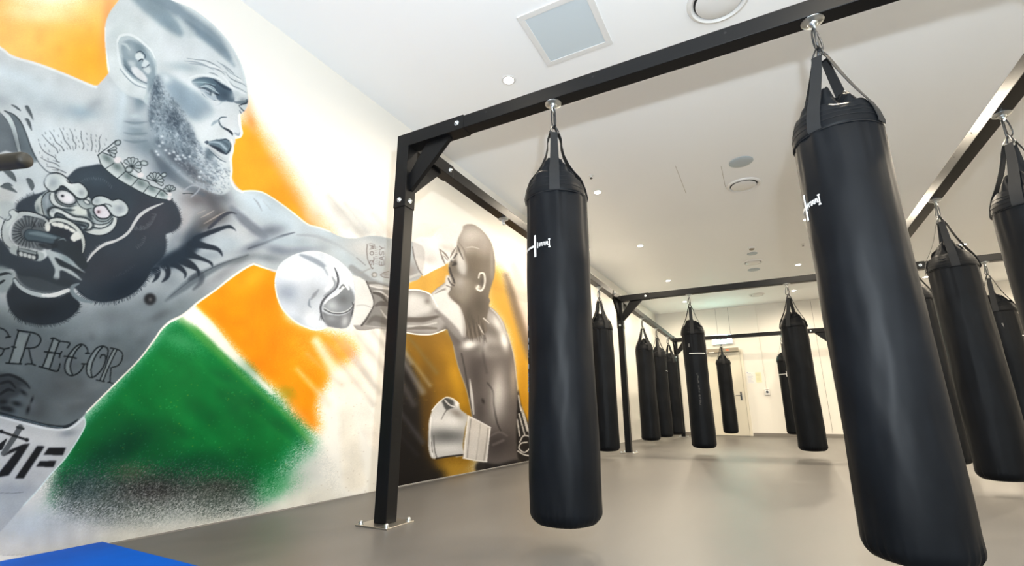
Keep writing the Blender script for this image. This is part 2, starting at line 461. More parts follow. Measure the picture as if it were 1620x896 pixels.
BAGS = [      # x, y, turn, label, logo, worn lettering, direction of the front strap, inward bow of the straps
 (XC1, YB0, -1.88, 'black punching bag in front of the mural, first bag right of the near left post', True, (-.75, 1.12), -66, .030),
 (.388, YB0, -2.80, 'largest, nearest black punching bag, right of centre under the front beam', True, None, -128, .004),
 (XL, 6.42, .6, 'black punching bag half hidden behind the left foreground bag, near the wall', False, None, -40, .02),
 (XL, 9.07, 1.2, 'black punching bag on the far side beam, first of three behind the second post', False, None, -40, .01),
 (XL, 10.38, 1.45, 'black punching bag on the far side beam, middle of the three in a row', True, None, -70, .01),
 (XL, 11.70, 2.2, 'black punching bag on the far side beam, last of three, beside the far post', False, None, -50, .01),
 (XC1, YB1, .16, 'punching bag with a white bar print, left of the back wall door', True, (-1.62, 1.12), -83, .012),
 (XC2, YB1, 1.87, 'black punching bag on the right of the middle beam, its printed side turned away', True, None, -110, .01),
 (XC1, YB2, 2.6, 'smallest black punching bag, hanging on the far beam in front of the back door', False, None, -80, .01),
 (XC2, YB2, -1.52, 'black punching bag on the far beam, mostly hidden behind the right middle-beam bag', True, None, -90, .01),
 (XM, 4.963, .3, 'black punching bag just right of the largest bag, its gathered top in view', False, None, -97, .01),
 (XM, 3.595, 4.1, 'black punching bag at the right edge of the photo, cut off by the frame', False, None, -125, .01),
 (XM+.012, 6.25, 1.1, 'black punching bag showing only as a sliver behind the right edge of the largest', False, None, -100, .01),
 (2.49, YB1, .2, 'white-striped black punching bag at the right edge, glimpsed between two nearer bags', True, None, -108, .01),
]
for i_, (x, y, rz, lab, lg, ft, sa_, bow_) in enumerate(BAGS):
    b = make_bag(i_+1, (x, y), rz, lab, lg, ft, math.radians(sa_)-rz, bow_); b['group'] = 'hanging punching bags'
    eye(x, y)
eye(XL, 3.589)

# ------------------------------------------------------------------ ceiling fittings
LX = [(-1.61, 'left'), (.80, 'middle'), (3.2, 'right')]; LY = [3.03, 5.43, 7.73, 10.25, 12.53]
ordn = ['nearest', 'second', 'third', 'fourth', 'farthest']
for x, side in LX:
    for j, y in enumerate(LY):
        t = thing('downlight', f'{ordn[j]} round recessed white downlight of the {side} row on the ceiling, lit', 'ceiling light', (x, y, ZC), 0, 'recessed ceiling downlights')
        MB().lathe([(.041, -.002), (.043, -.006), (.058, -.005), (.062, 0)], (0, 0, 0), 32, closed_top=False).build('trim_ring', M['white_plastic'], t)
        MB().lathe([(.0405, -.0035), (.0405, -.0025)], (0, 0, 0), 24).build('lamp_face', M['lamp'], t)
        l = lamp('downlight_lamp', 'SPOT', (0, 0, -.012), DOWN_W*((.24, .68, .92, .72, .48)[j] if x < 0 else (.55, .85, .9, .74, .5)[j]), (1, .86, .66), spot_size=math.radians(172), spot_blend=.5, shadow_soft_size=.035)
        l.parent = t
for x, y in [(5.6, yy) for yy in LY]+[(xx, yy) for xx in (-1.61, .80, 3.2, 5.6) for yy in (.63, -1.5)]:   # unseen lamps added for more warm bounce on ceiling and floor
    t = thing('downlight', 'added unseen ceiling downlight outside the frame, beside or behind the camera, for bounce light', 'ceiling light', (x, y, ZC), 0, 'added unseen downlights outside the frame')
    MB().lathe([(.041, -.002), (.043, -.006), (.058, -.005), (.062, 0)], (0, 0, 0), 32, closed_top=False).build('trim_ring', M['white_plastic'], t)
    MB().lathe([(.0405, -.0035), (.0405, -.0025)], (0, 0, 0), 24).build('lamp_face', M['lamp'], t)
    l = lamp('downlight_lamp', 'SPOT', (0, 0, -.012), DOWN_W*(.10 if y < 1 and x < 0 else .25 if y < 1 else .85), (1, .86, .66), spot_size=math.radians(172), spot_blend=.5, shadow_soft_size=.035)
    l.parent = t
def disc(x, y, r, name, label, cat, group):
    t = thing(name, label, cat, (x, y, ZC), 0, group)
    MB().lathe([(r, -.001), (r, -.006), (r*.93, -.012), (r*.5, -.015), (.002, -.016)], (0, 0, 0), 40).build('cover', M['grey_disc'], t)
def ringvent(x, y, r, label):
    t = thing('round_air_diffuser', label, 'air vent', (x, y, ZC), 0, 'round ceiling air diffusers')
    MB().lathe([(r*.78, -.001), (r*.80, -.012), (r*.88, -.022), (r*.97, -.014), (r, -.001)], (0, 0, 0), 56, closed_top=False).build('outer_ring', M['white_plastic'], t)
    MB().lathe([(r*.79, -.0035), (r*.79, -.0015)], (0, 0, 0), 48).build('gap', M['dark'], t)
    MB().lathe([(.04, -.004), (.04, -.014), (r*.71, -.014), (r*.73, -.018), (r*.70, -.022), (.3*r, -.027), (.003, -.028)], (0, 0, 0), 48).build('centre_disc', M['white_plastic'], t)
ringvent(.03, 2.98, .205, 'large round white air diffuser at the top edge above the front beam')
ringvent(.042, 6.08, .195, 'round white air diffuser with a dark shadow gap, below the grey-blue ceiling disc')
ringvent(.04, 9.64, .175, 'round air diffuser between two flat grey discs on the far ceiling')
ringvent(.035, 12.54, .17, 'farthest round air diffuser, seen below the middle beam')
disc(.045, 5.45, .125, 'speaker_cover', 'flat grey-blue round disc on the ceiling above the second air diffuser', 'ceiling speaker', 'ceiling discs')
disc(.045, 9.08, .085, 'speaker_cover', 'small flat grey disc on the ceiling just before the third air diffuser', 'ceiling speaker', 'ceiling discs')
disc(.038, 10.2, .11, 'speaker_cover', 'flat grey disc on the ceiling just behind the third air diffuser', 'ceiling speaker', 'ceiling discs')
t = thing('smoke_detector', 'small white domed smoke detector on the ceiling before the small grey disc', 'smoke detector', (.046, 8.734, ZC))
MB().lathe([(.055, -.001), (.055, -.014), (.048, -.022)], (0, 0, 0), 28).build('base', M['white_plastic'], t)
MB().lathe([(.042, -.022), (.040, -.036), (.025, -.044), (.003, -.046)], (0, 0, 0), 28).build('dome', M['taupe'], t)
for (x, y, lab) in [(-1.542, 4.97, 'tiny ceiling sprinkler head right of the front left punching bag'), (.81, 8.93, 'tiny ceiling sprinkler head left of the largest bag')]:
    t = thing('sprinkler_head', lab, 'sprinkler', (x, y, ZC), 0, 'ceiling sprinklers')
    MB().lathe([(.032, -.001), (.03, -.005), (.012, -.008), (.009, -.02)], (0, 0, 0), 20).build('escutcheon', M['white_plastic'], t)
    MB().lathe([(.004, -.02), (.004, -.036), (.017, -.037), (.017, -.039)], (0, 0, 0), 16).build('deflector', M['dark_steel'], t)
# square perforated return-air panel
gx0, gx1, gy0, gy1 = -1.25, -.715, 2.47, 3.03; gcx, gcy = (gx0+gx1)/2, (gy0+gy1)/2
t = thing('return_air_grille', 'square white perforated air grille in the ceiling above the front beam', 'air vent', (gcx, gcy, ZC))
hx, hy = (gx1-gx0)/2, (gy1-gy0)/2; fm = MB()
for a, b in (((-hx, -hy), (hx, -hy+.045)), ((-hx, hy-.045), (hx, hy)), ((-hx, -hy+.045), (-hx+.045, hy-.045)), ((hx-.045, -hy+.045), (hx, hy-.045))):
    fm.box((*a, -.010), (*b, -.0005), .0015)
fm.build('frame', M['white_plastic'], t)
mg = new_mat('perforated_panel', (.6, .63, .66), .5)
tc = N(mg, 'ShaderNodeTexCoord'); mp = N(mg, 'ShaderNodeMapping'); mp.inputs['Scale'].default_value = (110, 110, 110); mp.inputs['Rotation'].default_value = (0, 0, PI/4)
vo = N(mg, 'ShaderNodeTexVoronoi'); vo.inputs['Randomness'].default_value = 0; vo.inputs['Scale'].default_value = 1
cr = N(mg, 'ShaderNodeValToRGB'); cr.color_ramp.elements[0].position = .26; cr.color_ramp.elements[1].position = .34
cr.color_ramp.elements[0].color = (.20, .27, .32, 1); cr.color_ramp.elements[1].color = (.58, .66, .71, 1)
L(mg, tc.outputs['Object'], mp.inputs[0]); L(mg, mp.outputs[0], vo.inputs['Vector']); L(mg, vo.outputs['Distance'], cr.inputs[0]); L(mg, cr.outputs[0], BS(mg).inputs['Base Color'])
MB().box((-hx+.044, -hy+.044, -.006), (hx-.044, hy-.044, -.001)).build('perforated_panel', mg, t)
# faint plasterboard joints
for i_, (a, b) in enumerate([((-.62, 5.2), (-.58, 6.0)), ((-.16, 5.45), (-.13, 6.05))]):
    m = MB(); m.box((a[0]-.002, a[1], ZC-.0012), (a[0]+.002, b[1], ZC-.0002)); struct(m.build('trim_%d' % (i_+1), M['taupe']))

# ------------------------------------------------------------------ back wall: door, fittings
def bw(u, z, e=0): return Vector((u, by(u)-e, z))
ang = math.atan(BK); RB = Matrix.Rotation(ang, 3, 'Z')
def bbox_on_back(x0, x1, z0, z1, e0, e1, bev=.002):
    c = (x0+x1)/2; m = MB(); m.box((x0, by(c)-e1, z0), (x1, by(c)-e0, z1), bev, RB, (c, by(c), (z0+z1)/2)); return m
dx0, dx1, dz = -1.42, -.545, 2.09
door = bbox_on_back(dx0, dx1, .008, dz, .002, .035).build('door_1', M['door']); struct(door)
fr = MB()
for a in ((dx0-.06, dx0-.004, 0, dz+.06), (dx1+.004, dx1+.06, 0, dz+.06), (dx0-.004, dx1+.004, dz+.004, dz+.06)):
    k = bbox_on_back(*a, 0, .05); fr.add(k.v, k.f)
struct(fr.build('door_frame', M['door'], door))
hd = bbox_on_back(-.655, -.615, .87, 1.08, .036, .042); hdo = hd.build('handle_plate', M['dark_steel'], door)
l_ = MB().tube([bw(-.635, .985, .042), bw(-.635, .985, .085), bw(-.655, .985, .092), bw(-.76, .985, .092)], .009, 10); l_.build('door_handle', M['dark_steel'], door)
cl = bbox_on_back(-1.36, -.56, 2.10, 2.20, .052, .13, .006).build('door_operator', M['taupe'])
tag(cl, 'long taupe door closer housing mounted above the back door', 'door closer')
k = bbox_on_back(-1.28, -1.15, 2.085, 2.115, .131, .135); o = k.build('sticker', M['paper'], cl, 'white sticker')
k = bbox_on_back(-.86, -.79, 2.13, 2.17, .131, .134); o = k.build('indicator', new_mat('red_indicator', (.7, .2, .1), .5), cl, 'small red spot')
# illuminated exit sign hanging above the door
t = thing('exit_sign', 'glowing green-white exit sign above the back door, partly behind the far beam', 'exit sign', bw(-.93, 2.44, 0), ang)
MB().box((-.25, -.075, -.125), (.25, -.004, .125), .006).build('housing', M['white_plastic'], t)
MB().box((-.235, -.082, -.112), (.235, -.0755, .112), .002).build('sign_face', M['exit_face'], t)
gm = MB()
gm.box((-.13, -.0845, -.05), (-.10, -.0825, .05)); gm.box((-.10, -.0845, -.05), (-.06, -.0825, -.03)); gm.box((-.10, -.0845, -.01), (-.065, -.0825, .01)); gm.box((-.10, -.0845, .03), (-.06, -.0825, .05))
for sg in (-1, 1): gm.box((-.015-.009, -.0845, -.058), (-.015+.009, -.0825, .058), 0, Matrix.Rotation(sg*.52, 3, 'Y'))
gm.box((.045, -.0845, -.05), (.07, -.0825, .05)); gm.box((.105, -.0845, -.05), (.13, -.0825, .05)); gm.box((.09, -.0845, .03), (.145, -.0825, .05))
gm.build('exit_lettering', M['exit_green'], t, 'EXIT letters')
# papers beside the door
pz = thing('wall_notice', 'faint white printed notice sheet on the back wall right of the door', 'notice', bw(-.355, 1.42, 0), ang)
MB().box((-.10, -.003, -.145), (.10, -.0005, .145)).build('sheet', M['paper'], pz)
im = MB()
for r_ in range(8): im.box((-.08, -.0045, .10-r_*.03), (-.08+.14*(.6+.4*((r_*7) % 5)/5), -.0032, .105-r_*.03))
im.box((-.088, -.0045, .12), (-.058, -.0032, .14)); im.build('print', M['ink'], pz)
pz = thing('yellow_notice', 'pale yellow notice sheet on the back wall beside the white one', 'notice', bw(-.205, 1.42, 0), ang)
MB().box((-.045, -.003, -.12), (.085, -.0005, .13)).build('sheet', M['note'], pz)
im = MB()
for r_ in range(6): im.box((-.03, -.0045, .085-r_*.032), (.06, -.0032, .089-r_*.032))
im.build('print', M['taupe'], pz)
t = thing('wall_switch_box', 'small pale control box with a dark knob on the back wall right of the notices', 'switch', bw(-.035, 1.06, 0), ang)
MB().box((-.055, -.045, -.075), (.055, -.0005, .075), .006).build('housing', M['white_plastic'], t)
MB().lathe([(.03, 0), (.028, -.022), (.01, -.024)], (0, -.045, 0), 20, axis='y').build('knob', M['dark_steel'], t)
MB().box((-.03, -.047, .045), (.03, -.0445, .062)).build('display', M['taupe'], t)
t = thing('wall_conduit', 'thin vertical conduit running down the back wall to the control box', 'conduit', bw(-.035, 1.14, 0), ang)
MB().tube([(0, -.010, 0), (0, -.010, ZC-1.142)], .009, 10).build('pipe', M['wall'], t)
# panel joints of the back wall
for i_, x in enumerate((-1.02, -.71, 1.2, 2.4)):
    z0 = 2.32 if x < 0 else .1
    struct(bbox_on_back(x-.003, x+.003, z0, ZC-.01, .0004, .003, 0).build('trim_%d' % (i_+3), M['skirting']))
struct(bbox_on_back(-.47, 6.9, .0, .075, .0008, .012).build('baseboard_back', M['skirting']))
struct(bbox_on_back(-2.58, -1.49, .0, .075, .0008, .012).build('baseboard_back_left', M['skirting']))
# narrow dark strip where the left wall meets the floor
m = MB(); y0, y1 = YF+.05, BY-.1
m.add([(lx(y0)+.0005, y0, 0), (lx(y0)+.012, y0, 0), (lx(y1)+.012, y1, 0), (lx(y1)+.0005, y1, 0), (lx(y0)+.0005, y0, .006), (lx(y0)+.010, y0, .006), (lx(y1)+.010, y1, .006), (lx(y1)+.0005, y1, .006)],
      [(3, 2, 1, 0), (4, 5, 6, 7), (0, 1, 5, 4), (2, 3, 7, 6), (1, 2, 6, 5), (3, 0, 4, 7)])
struct(m.build('dark_line_left', M['skirting']))

# ------------------------------------------------------------------ blue mat, lower left corner
aL = math.atan(WK)
t = thing('training_mat', 'bright blue training mat on the floor along the mural wall, lower left corner', 'mat', (lx(.3)+.01+.75, .3, 0), -aL)
m = MB().box((-.745, -.98, .001), (.745, .975, .022), .006); m.build('mat_body', M['mat_blue'], t)
k = MB()
for yy in (-.5, .0, .5): k.box((-.74, yy-.0015, .0215), (.74, yy+.0015, .0228))
k.build('seam', new_mat('mat_seam', (.002, .05, .3), .6), t)

# ------------------------------------------------------------------ padded bar reaching in at the left edge
P0, P1 = Vector((-2.30, .357, 1.349)), Vector((-1.96, .485, 1.361))
t = thing('padded_bar', 'dark olive rounded bar reaching in from the left edge in front of the mural', 'bar', (P0.x, P0.y, 0))
o_ = Vector((P0.x, P0.y, 0)); d_ = (P1-P0).normalized()
pts = [P0-o_, P1-o_-d_*.02, P1-o_-d_*.01, P1-o_-d_*.003, P1-o_]
MB().tube(pts, [.0255, .0255, .0235, .017, .006], 24).build('grip_sleeve', M['olive'], t)
q0 = P0-o_
MB().tube([q0+d_*.01, q0-d_*.05], .016, 14).build('bar_stub', M['dark_steel'], t)
MB().box((-.075, -.03, .030), (-.025, .02, 1.40), .004).build('upright', M['steel_black'], t)
MB().box((-.15, -.10, .0232), (.05, .10, .031), .002).build('foot_plate', M['plate'], t)

# ------------------------------------------------------------------ the mural: spray paint laid on the left wall
# The painting is worked out on a drawing sheet (MU, MV) and then laid on the wall plane as paint,
# a fine grid of coloured cells a millimetre and a half proud of the plaster.
SC = 1.5; U0, V0, U1, V1 = -50, -50, 850, 880
GW, GH = int((U1-U0)*SC), int((V1-V0)*SC)
rng = np.random.default_rng(7)
def _mk():
    global CV, AL, ID, NZ, NZ2
    CV = np.zeros((GH, GW, 3), np.float32)+np.array([238, 236, 230], np.float32)
    AL = np.zeros((GH, GW), np.float32); ID = np.zeros((GH, GW), np.uint8)
    NZ = rng.random((GH, GW), dtype=np.float32)
    s = 24; k = rng.random((GH//s+3, GW//s+3)).astype(np.float32)
    yy = np.arange(GH)/s; xx = np.arange(GW)/s; yi = yy.astype(int); xi = xx.astype(int); fy = (yy-yi)[:, None]; fx = (xx-xi)[None]
    NZ2 = (k[yi][:, xi]*(1-fy)*(1-fx)+k[yi+1][:, xi]*fy*(1-fx)+k[yi][:, xi+1]*(1-fy)*fx+k[yi+1][:, xi+1]*fy*fx).astype(np.float32)
_mk()
def crom(P, closed=True, n=7):
    P = np.array(P, float); m = len(P); out = []
    rngi = range(m) if closed else range(m-1)
    for i in rngi:
        if closed: p0, p1, p2, p3 = P[i-1], P[i], P[(i+1) % m], P[(i+2) % m]
        else: p0, p1, p2, p3 = P[max(i-1, 0)], P[i], P[i+1], P[min(i+2, m-1)]
        for t in np.arange(n)/n:
            out.append(.5*((2*p1)+(-p0+p2)*t+(2*p0-5*p1+4*p2-p3)*t*t+(-p0+3*p1-3*p2+p3)*t**3))
    if not closed: out.append(P[-1])
    return np.array(out)
def blur(a, s):
    if s < .3: return a
    r = max(1, int(s*2.5)); k = np.exp(-.5*(np.arange(-r, r+1)/s)**2); k /= k.sum()
    for ax in (0, 1):
        o = np.zeros_like(a); n = a.shape[ax]; pad = np.pad(a, [(r, r) if i == ax else (0, 0) for i in (0, 1)], mode='edge')
        for i, kk in enumerate(k): o += kk*(pad[i:i+n] if ax == 0 else pad[:, i:i+n])
        a = o
    return a
def win(x0, y0, x1, y1):
    a = max(0, int((x0-U0)*SC)); b = min(GW, int((x1-U0)*SC)+1); c = max(0, int((y0-V0)*SC)); d = min(GH, int((y1-V0)*SC)+1)
    return (slice(c, max(c, d)), slice(a, max(a, b)))
def coords(w_):
    yy = (np.arange(w_[0].start, w_[0].stop)+.5)/SC+V0; xx = (np.arange(w_[1].start, w_[1].stop)+.5)/SC+U0
    return np.meshgrid(xx, yy)
def pmask(P, soft=.7, smooth=True):
    """window and soft coverage of a closed outline"""
    P = crom(P) if smooth else np.array(P, float)
    pd = soft*2.6+2; w_ = win(P[:, 0].min()-pd, P[:, 1].min()-pd, P[:, 0].max()+pd, P[:, 1].max()+pd)
    X, Y = coords(w_)
    if X.size == 0: return w_, np.zeros(X.shape, np.float32)
    ins = np.zeros(X.shape, bool); y = Y[:, 0]; x = X[0]
    x0, y0 = P[:, 0], P[:, 1]; x1, y1 = np.roll(x0, -1), np.roll(y0, -1)
    for i in range(len(y)):
        c = (y0 > y[i]) != (y1 > y[i])
        if c.any():
            xs = x0[c]+(y[i]-y0[c])*(x1[c]-x0[c])/(y1[c]-y0[c])
            ins[i] = (np.searchsorted(np.sort(xs), x) % 2) == 1
    return w_, blur(ins.astype(np.float32), soft*SC)
def lay(w_, m, col, a=1., clip=None, add=False):
    if m.size == 0: return
    m = np.clip(m*a, 0, 1)
    if clip is not None: m = m*clip[w_]
    c = np.array(col, np.float32)
    CV[w_] += (c-CV[w_])*m[..., None]; AL[w_] = np.maximum(AL[w_], m)
def poly(P, col, a=1., soft=.7, clip=None, smooth=True):
    w_, m = pmask(P, soft, smooth); lay(w_, m, col, a, clip)
def spray(P, col, a=1., soft=20, grain=.8, clip=None, smooth=True):
    w_, m = pmask(P, soft, smooth)
    n = NZ[w_]; m = np.clip(m+(n-.5)*grain*4*m*(1-m), 0, 1); lay(w_, m, col, a, clip)
def blob(x, y, rx, ry, ang, col, a=1., clip=None, p=1., grain=0):
    R_ = max(rx, ry)*2.6; w_ = win(x-R_, y-R_, x+R_, y+R_); X, Y = coords(w_)
    if X.size == 0: return
    t = math.radians(ang); dx, dy = X-x, Y-y; u = (dx*math.cos(t)+dy*math.sin(t))/rx; v = (-dx*math.sin(t)+dy*math.cos(t))/ry
    m = np.exp(-((u*u+v*v)**p)*.9)
    if grain: m = np.clip(m+(NZ[w_]-.5)*grain*4*m*(1-m), 0, 1)
    lay(w_, m.astype(np.float32), col, a, clip)
def stroke(P, wd, col, a=1., soft=.6, clip=None, smooth=True, grain=0):
    """wd: a width, or widths along the path"""
    P = np.array(P, float)
    Q = crom(P, False, 6) if smooth and len(P) > 2 else P
    wd = np.interp(np.linspace(0, 1, len(Q)), np.linspace(0, 1, len(wd)), wd) if isinstance(wd, (list, tuple)) else np.full(len(Q), float(wd))
    pd = wd.max()+soft*2+2; w_ = win(Q[:, 0].min()-pd, Q[:, 1].min()-pd, Q[:, 0].max()+pd, Q[:, 1].max()+pd); X, Y = coords(w_)
    if X.size == 0: return
    best = np.full(X.shape, -99., np.float32)
    for i in range(len(Q)-1):
        a_, b_ = Q[i], Q[i+1]; d = b_-a_; l2 = d@d+1e-9
        t = np.clip(((X-a_[0])*d[0]+(Y-a_[1])*d[1])/l2, 0, 1)
        r = np.hypot(X-a_[0]-t*d[0], Y-a_[1]-t*d[1]); best = np.maximum(best, (wd[i]+(wd[i+1]-wd[i])*t)/2-r)
    m = np.clip(best/(soft*1.3)+.5, 0, 1)
    m = m*m*(3-2*m)
    if grain: m = np.clip(m+(NZ[w_]-.5)*grain*4*m*(1-m), 0, 1)
    lay(w_, m, col, a, clip)
def full(P, soft=.7, smooth=True):
    o = np.zeros((GH, GW), np.float32); w_, m = pmask(P, soft, smooth); o[w_] = m; return o
def zz(pts, sc, ox, oy): return [(ox+x/sc, oy+y/sc) for x, y in pts]      # scale a sub-sketch onto the sheet

# ---- colour fields
OR1, OR2, GRN, GRN2, GOLD, BLK = (253, 176, 82), (250, 149, 10), (10, 126, 66), (8, 84, 56), (204, 160, 44), (30, 28, 30)
spray([(-50, -50), (205, -50), (205, 120), (160, 140), (-50, 130)], (251, 186, 118), 1, 4, .2, None, False)
blob(150, 100, 75, 60, 0, (255, 170, 66), .95, grain=.1)
blob(75, -14, 62, 26, 4, (252, 240, 226), .95, grain=.25); blob(60, 22, 60, 14, 3, (252, 226, 196), .5, grain=.3)
blob(-10, 20, 16, 60, 0, (250, 165, 90), .35)
blob(170, 40, 10, 50, 4, (170, 140, 110), .5, grain=.5)
# orange right of the face
spray([(355, 300), (362, 220), (384, 184), (404, 196), (436, 244), (472, 296), (496, 345), (530, 385), (470, 385), (420, 340)], (253, 158, 78), 1., 12, .45)
spray([(350, 290), (366, 225), (388, 198), (408, 218), (432, 264), (458, 306), (478, 350), (430, 345), (380, 320)], (254, 166, 52), 1., 5, .5)
blob(392, 172, 9, 22, -14, (253, 190, 150), .75, grain=.4); blob(398, 196, 7, 16, -20, (253, 160, 90), .8, grain=.4)
blob(500, 345, 18, 10, 30, (246, 196, 160), .6, grain=.6)
# grey spray streaks above the arm
for (a, b, w_, c_, al) in [((520, 310), (572, 372), 16, (176, 172, 168), .45), ((500, 290), (548, 356), 13, (206, 200, 194), .45), ((545, 322), (582, 368), 12, (176, 176, 176), .4),
                          ((560, 330), (600, 372), 14, (210, 204, 198), .4), ((590, 340), (618, 372), 14, (226, 214, 204), .5), ((470, 290), (500, 330), 20, (228, 214, 200), .35)]:
    stroke([a, b], [w_*.3, w_, w_*.8], c_, al, 9, None, False)
# orange under the arm
spray([(398, 414), (436, 424), (446, 500), (500, 525), (545, 535), (560, 560), (532, 580), (520, 600), (500, 640), (505, 680), (480, 672), (440, 620), (400, 585), (345, 520), (305, 482), (340, 455)], OR2, 1., 7, .9)
poly([(398, 412), (440, 424), (450, 505), (500, 528), (520, 545), (470, 600), (420, 580), (352, 510), (322, 478), (345, 452)], (250, 151, 18), .9, 9)
blob(400, 440, 40, 14, -30, (255, 178, 60), .6); blob(545, 548, 22, 16, 0, (255, 190, 130), .6, grain=.6)
blob(520, 560, 60, 34, 40, (252, 190, 140), .35, grain=.8); blob(470, 660, 28, 14, 45, (250, 170, 100), .55, grain=.8)
# pale blaze between orange and the streaks
for (a, b, w_, c_, al) in [((500, 540), (600, 700), 46, (240, 234, 226), .9), ((540, 600), (560, 760), 60, (236, 230, 218), .85), ((470, 585), (520, 640), 16, (232, 214, 196), .7), ((545, 540), (600, 620), 14, (170, 165, 160), .55),
                          ((560, 525), (628, 610), 18, (196, 190, 184), .7), ((590, 525), (640, 590), 16, (176, 172, 168), .6), ((515, 545), (590, 640), 10, (182, 174, 168), .5), ((485, 560), (540, 610), 7, (200, 184, 170), .5),
                          ((530, 535), (592, 612), 6, (150, 145, 142), .45)]:
    stroke([a, b], [w_*.3, w_*1.3, w_*.6], c_, al*.8, 11, None, False, .25)
# green
spray([(262, 512), (300, 505), (345, 545), (400, 598), (450, 645), (500, 700), (490, 735), (462, 760), (440, 800), (330, 835), (60, 850), (80, 770), (110, 700), (160, 640), (230, 560)], GRN, 1, 8, 1.)
poly([(240, 560), (290, 545), (340, 580), (400, 640), (450, 700), (440, 750), (360, 780), (200, 760), (110, 740), (160, 650)], (6, 120, 62), .85, 16)
blob(215, 690, 90, 40, 0, (4, 96, 56), .8); blob(280, 650, 60, 40, 20, (6, 124, 60), .5)
for k in range(9): stroke([(300+k*18, 560+k*16), (370+k*14, 640+k*10)], [2, 9, 2], (40, 140, 70), .28, 6, None, False)
stroke([(292, 506), (340, 552), (400, 612), (446, 652), (490, 700)], [20, 15, 8, 6, 10], (150, 170, 70), .35, 9, None, True, .8)
stroke([(300, 494), (326, 516), (362, 556), (402, 594), (430, 622)], [24, 20, 12, 6, 2], (240, 232, 222), .95, 7, None, True, 1.1)
blob(300, 500, 16, 11, 45, (246, 244, 238), .9, grain=.3)
blob(285, 540, 36, 14, 20, (150, 190, 150), .35, grain=1)
for k in range(26):
    x, y = rng.uniform(150, 470), rng.uniform(560, 740); blob(x, y, rng.uniform(10, 34), rng.uniform(6, 14), rng.uniform(25, 55), (4, 84, 50) if k % 2 else (26, 142, 74), .30, grain=.6)
blob(180, 715, 60, 22, -25, (10, 60, 50), .6, grain=.7); blob(330, 730, 60, 18, 0, (8, 74, 50), .55, grain=.7)
# dark and white dust under the green
spray([(70, 800), (100, 750), (180, 745), (260, 740), (330, 750), (400, 760), (420, 790), (380, 850), (60, 870)], (70, 72, 72), .9, 16, 1.2)
blob(240, 778, 60, 24, 0, (44, 42, 42), .85, grain=1); blob(345, 770, 40, 18, 0, (60, 62, 58), .75, grain=1); blob(130, 775, 40, 28, -30, (60, 84, 84), .6, grain=1)
blob(205, 745, 30, 16, 0, (130, 110, 90), .35, grain=1)
spray([(-50, 850), (-50, 760), (30, 790), (60, 765), (100, 800), (160, 812), (240, 812), (300, 800), (340, 815), (420, 780), (490, 700), (520, 760), (520, 900), (-50, 900)], (206, 208, 206), .92, 14, 1.5)
spray([(-50, 850), (-50, 790), (60, 820), (200, 835), (320, 822), (400, 812), (520, 770), (520, 900), (-50, 900)], (216, 214, 206), .9, 8, 1.)
blob(40, 830, 70, 26, 0, (188, 200, 208), .7, grain=.4)
blob(440, 770, 30, 16, -20, (60, 150, 95), .6, grain=1.2)
def dust(x0, y0, x1, y1, n, col, rmax=1., a=.8):
    for _ in range(n):
        x = rng.uniform(x0, x1); y = rng.uniform(y0, y1); r = rng.uniform(.4, rmax)
        w_ = win(x-r-1, y-r-1, x+r+1, y+r+1); X, Y = coords(w_)
        if X.size: lay(w_, np.clip(r+.5-np.hypot(X-x, Y-y), 0, 1).astype(np.float32), col, a)
w_ = win(60, 690, 470, 860); X, Y = coords(w_)
dn = np.exp(-((X-230)/190)**2)*np.exp(-((Y-800)/42)**2); sp = (NZ[w_] > 1-.42*dn).astype(np.float32); lay(w_, blur(sp, .6), (212, 214, 212), .75)
dust(140, 560, 480, 740, 170, (110, 190, 120), .9, .5); dust(180, 600, 460, 740, 60, (190, 170, 60), .9, .6)
dust(330, 480, 560, 640, 60, (240, 150, 60), .8, .4); dust(440, 600, 600, 780, 60, (120, 100, 80), .7, .35)

# ---- gold and black behind the second fighter
spray([(640, 470), (646, 448), (700, 415), (712, 430), (712, 470), (690, 470)], (214, 172, 84), 1, 2, .2)
spray([(640, 515), (700, 515), (730, 560), (760, 680), (745, 740), (700, 760), (660, 765), (655, 690), (650, 610), (635, 560)], (142, 108, 30), 1, 7, .5)
blob(722, 600, 13, 60, -14, (190, 148, 38), .85); blob(700, 545, 26, 22, 0, (168, 130, 50), .6); blob(712, 742, 34, 14, 0, (184, 148, 60), .9, grain=.3)
spray([(770, 430), (790, 425), (812, 470), (830, 530), (850, 600), (850, 720), (818, 720), (815, 600), (800, 520), (772, 480)], (206, 164, 66), 1, 7, .5)
blob(826, 640, 10, 70, 0, (196, 148, 30), .9)
stroke([(800, 436), (815, 480), (832, 530), (845, 560)], [8, 16, 20, 26], (120, 104, 92), .8, 10, None, True, .4)
stroke([(812, 420), (832, 480), (850, 530)], [10, 24, 26], (228, 214, 204), .8, 9)
spray([(622, 575), (640, 560), (664, 610), (672, 680), (682, 735), (704, 752), (700, 800), (612, 800), (616, 690)], (34, 30, 30), 1, 6, .5)
blob(664, 745, 26, 34, 0, (30, 27, 27), .9); blob(735, 752, 26, 8, -10, (176, 140, 60), .8, grain=.3)
blob(676, 650, 12, 70, 0, (84, 64, 32), .7, grain=.3)
for (a, b, w_, c_, al) in [((606, 520), (668, 620), 20, (140, 136, 134), .75), ((640, 525), (690, 590), 12, (130, 118, 92), .6), ((612, 560), (654, 640), 20, (100, 97, 96), .65), ((622, 530), (680, 610), 9, (172, 168, 166), .6),
                          ((632, 650), (668, 700), 16, (88, 88, 92), .7), ((634, 690), (660, 720), 9, (64, 64, 68), .6), ((632, 545), (650, 575), 7, (190, 186, 184), .55)]:
    stroke([a, b], [w_*.3, w_*1.2, w_*.5], c_, al*.85, 8, None, False, .2)
dust(640, 540, 740, 740, 60, (170, 140, 60), .7, .5)
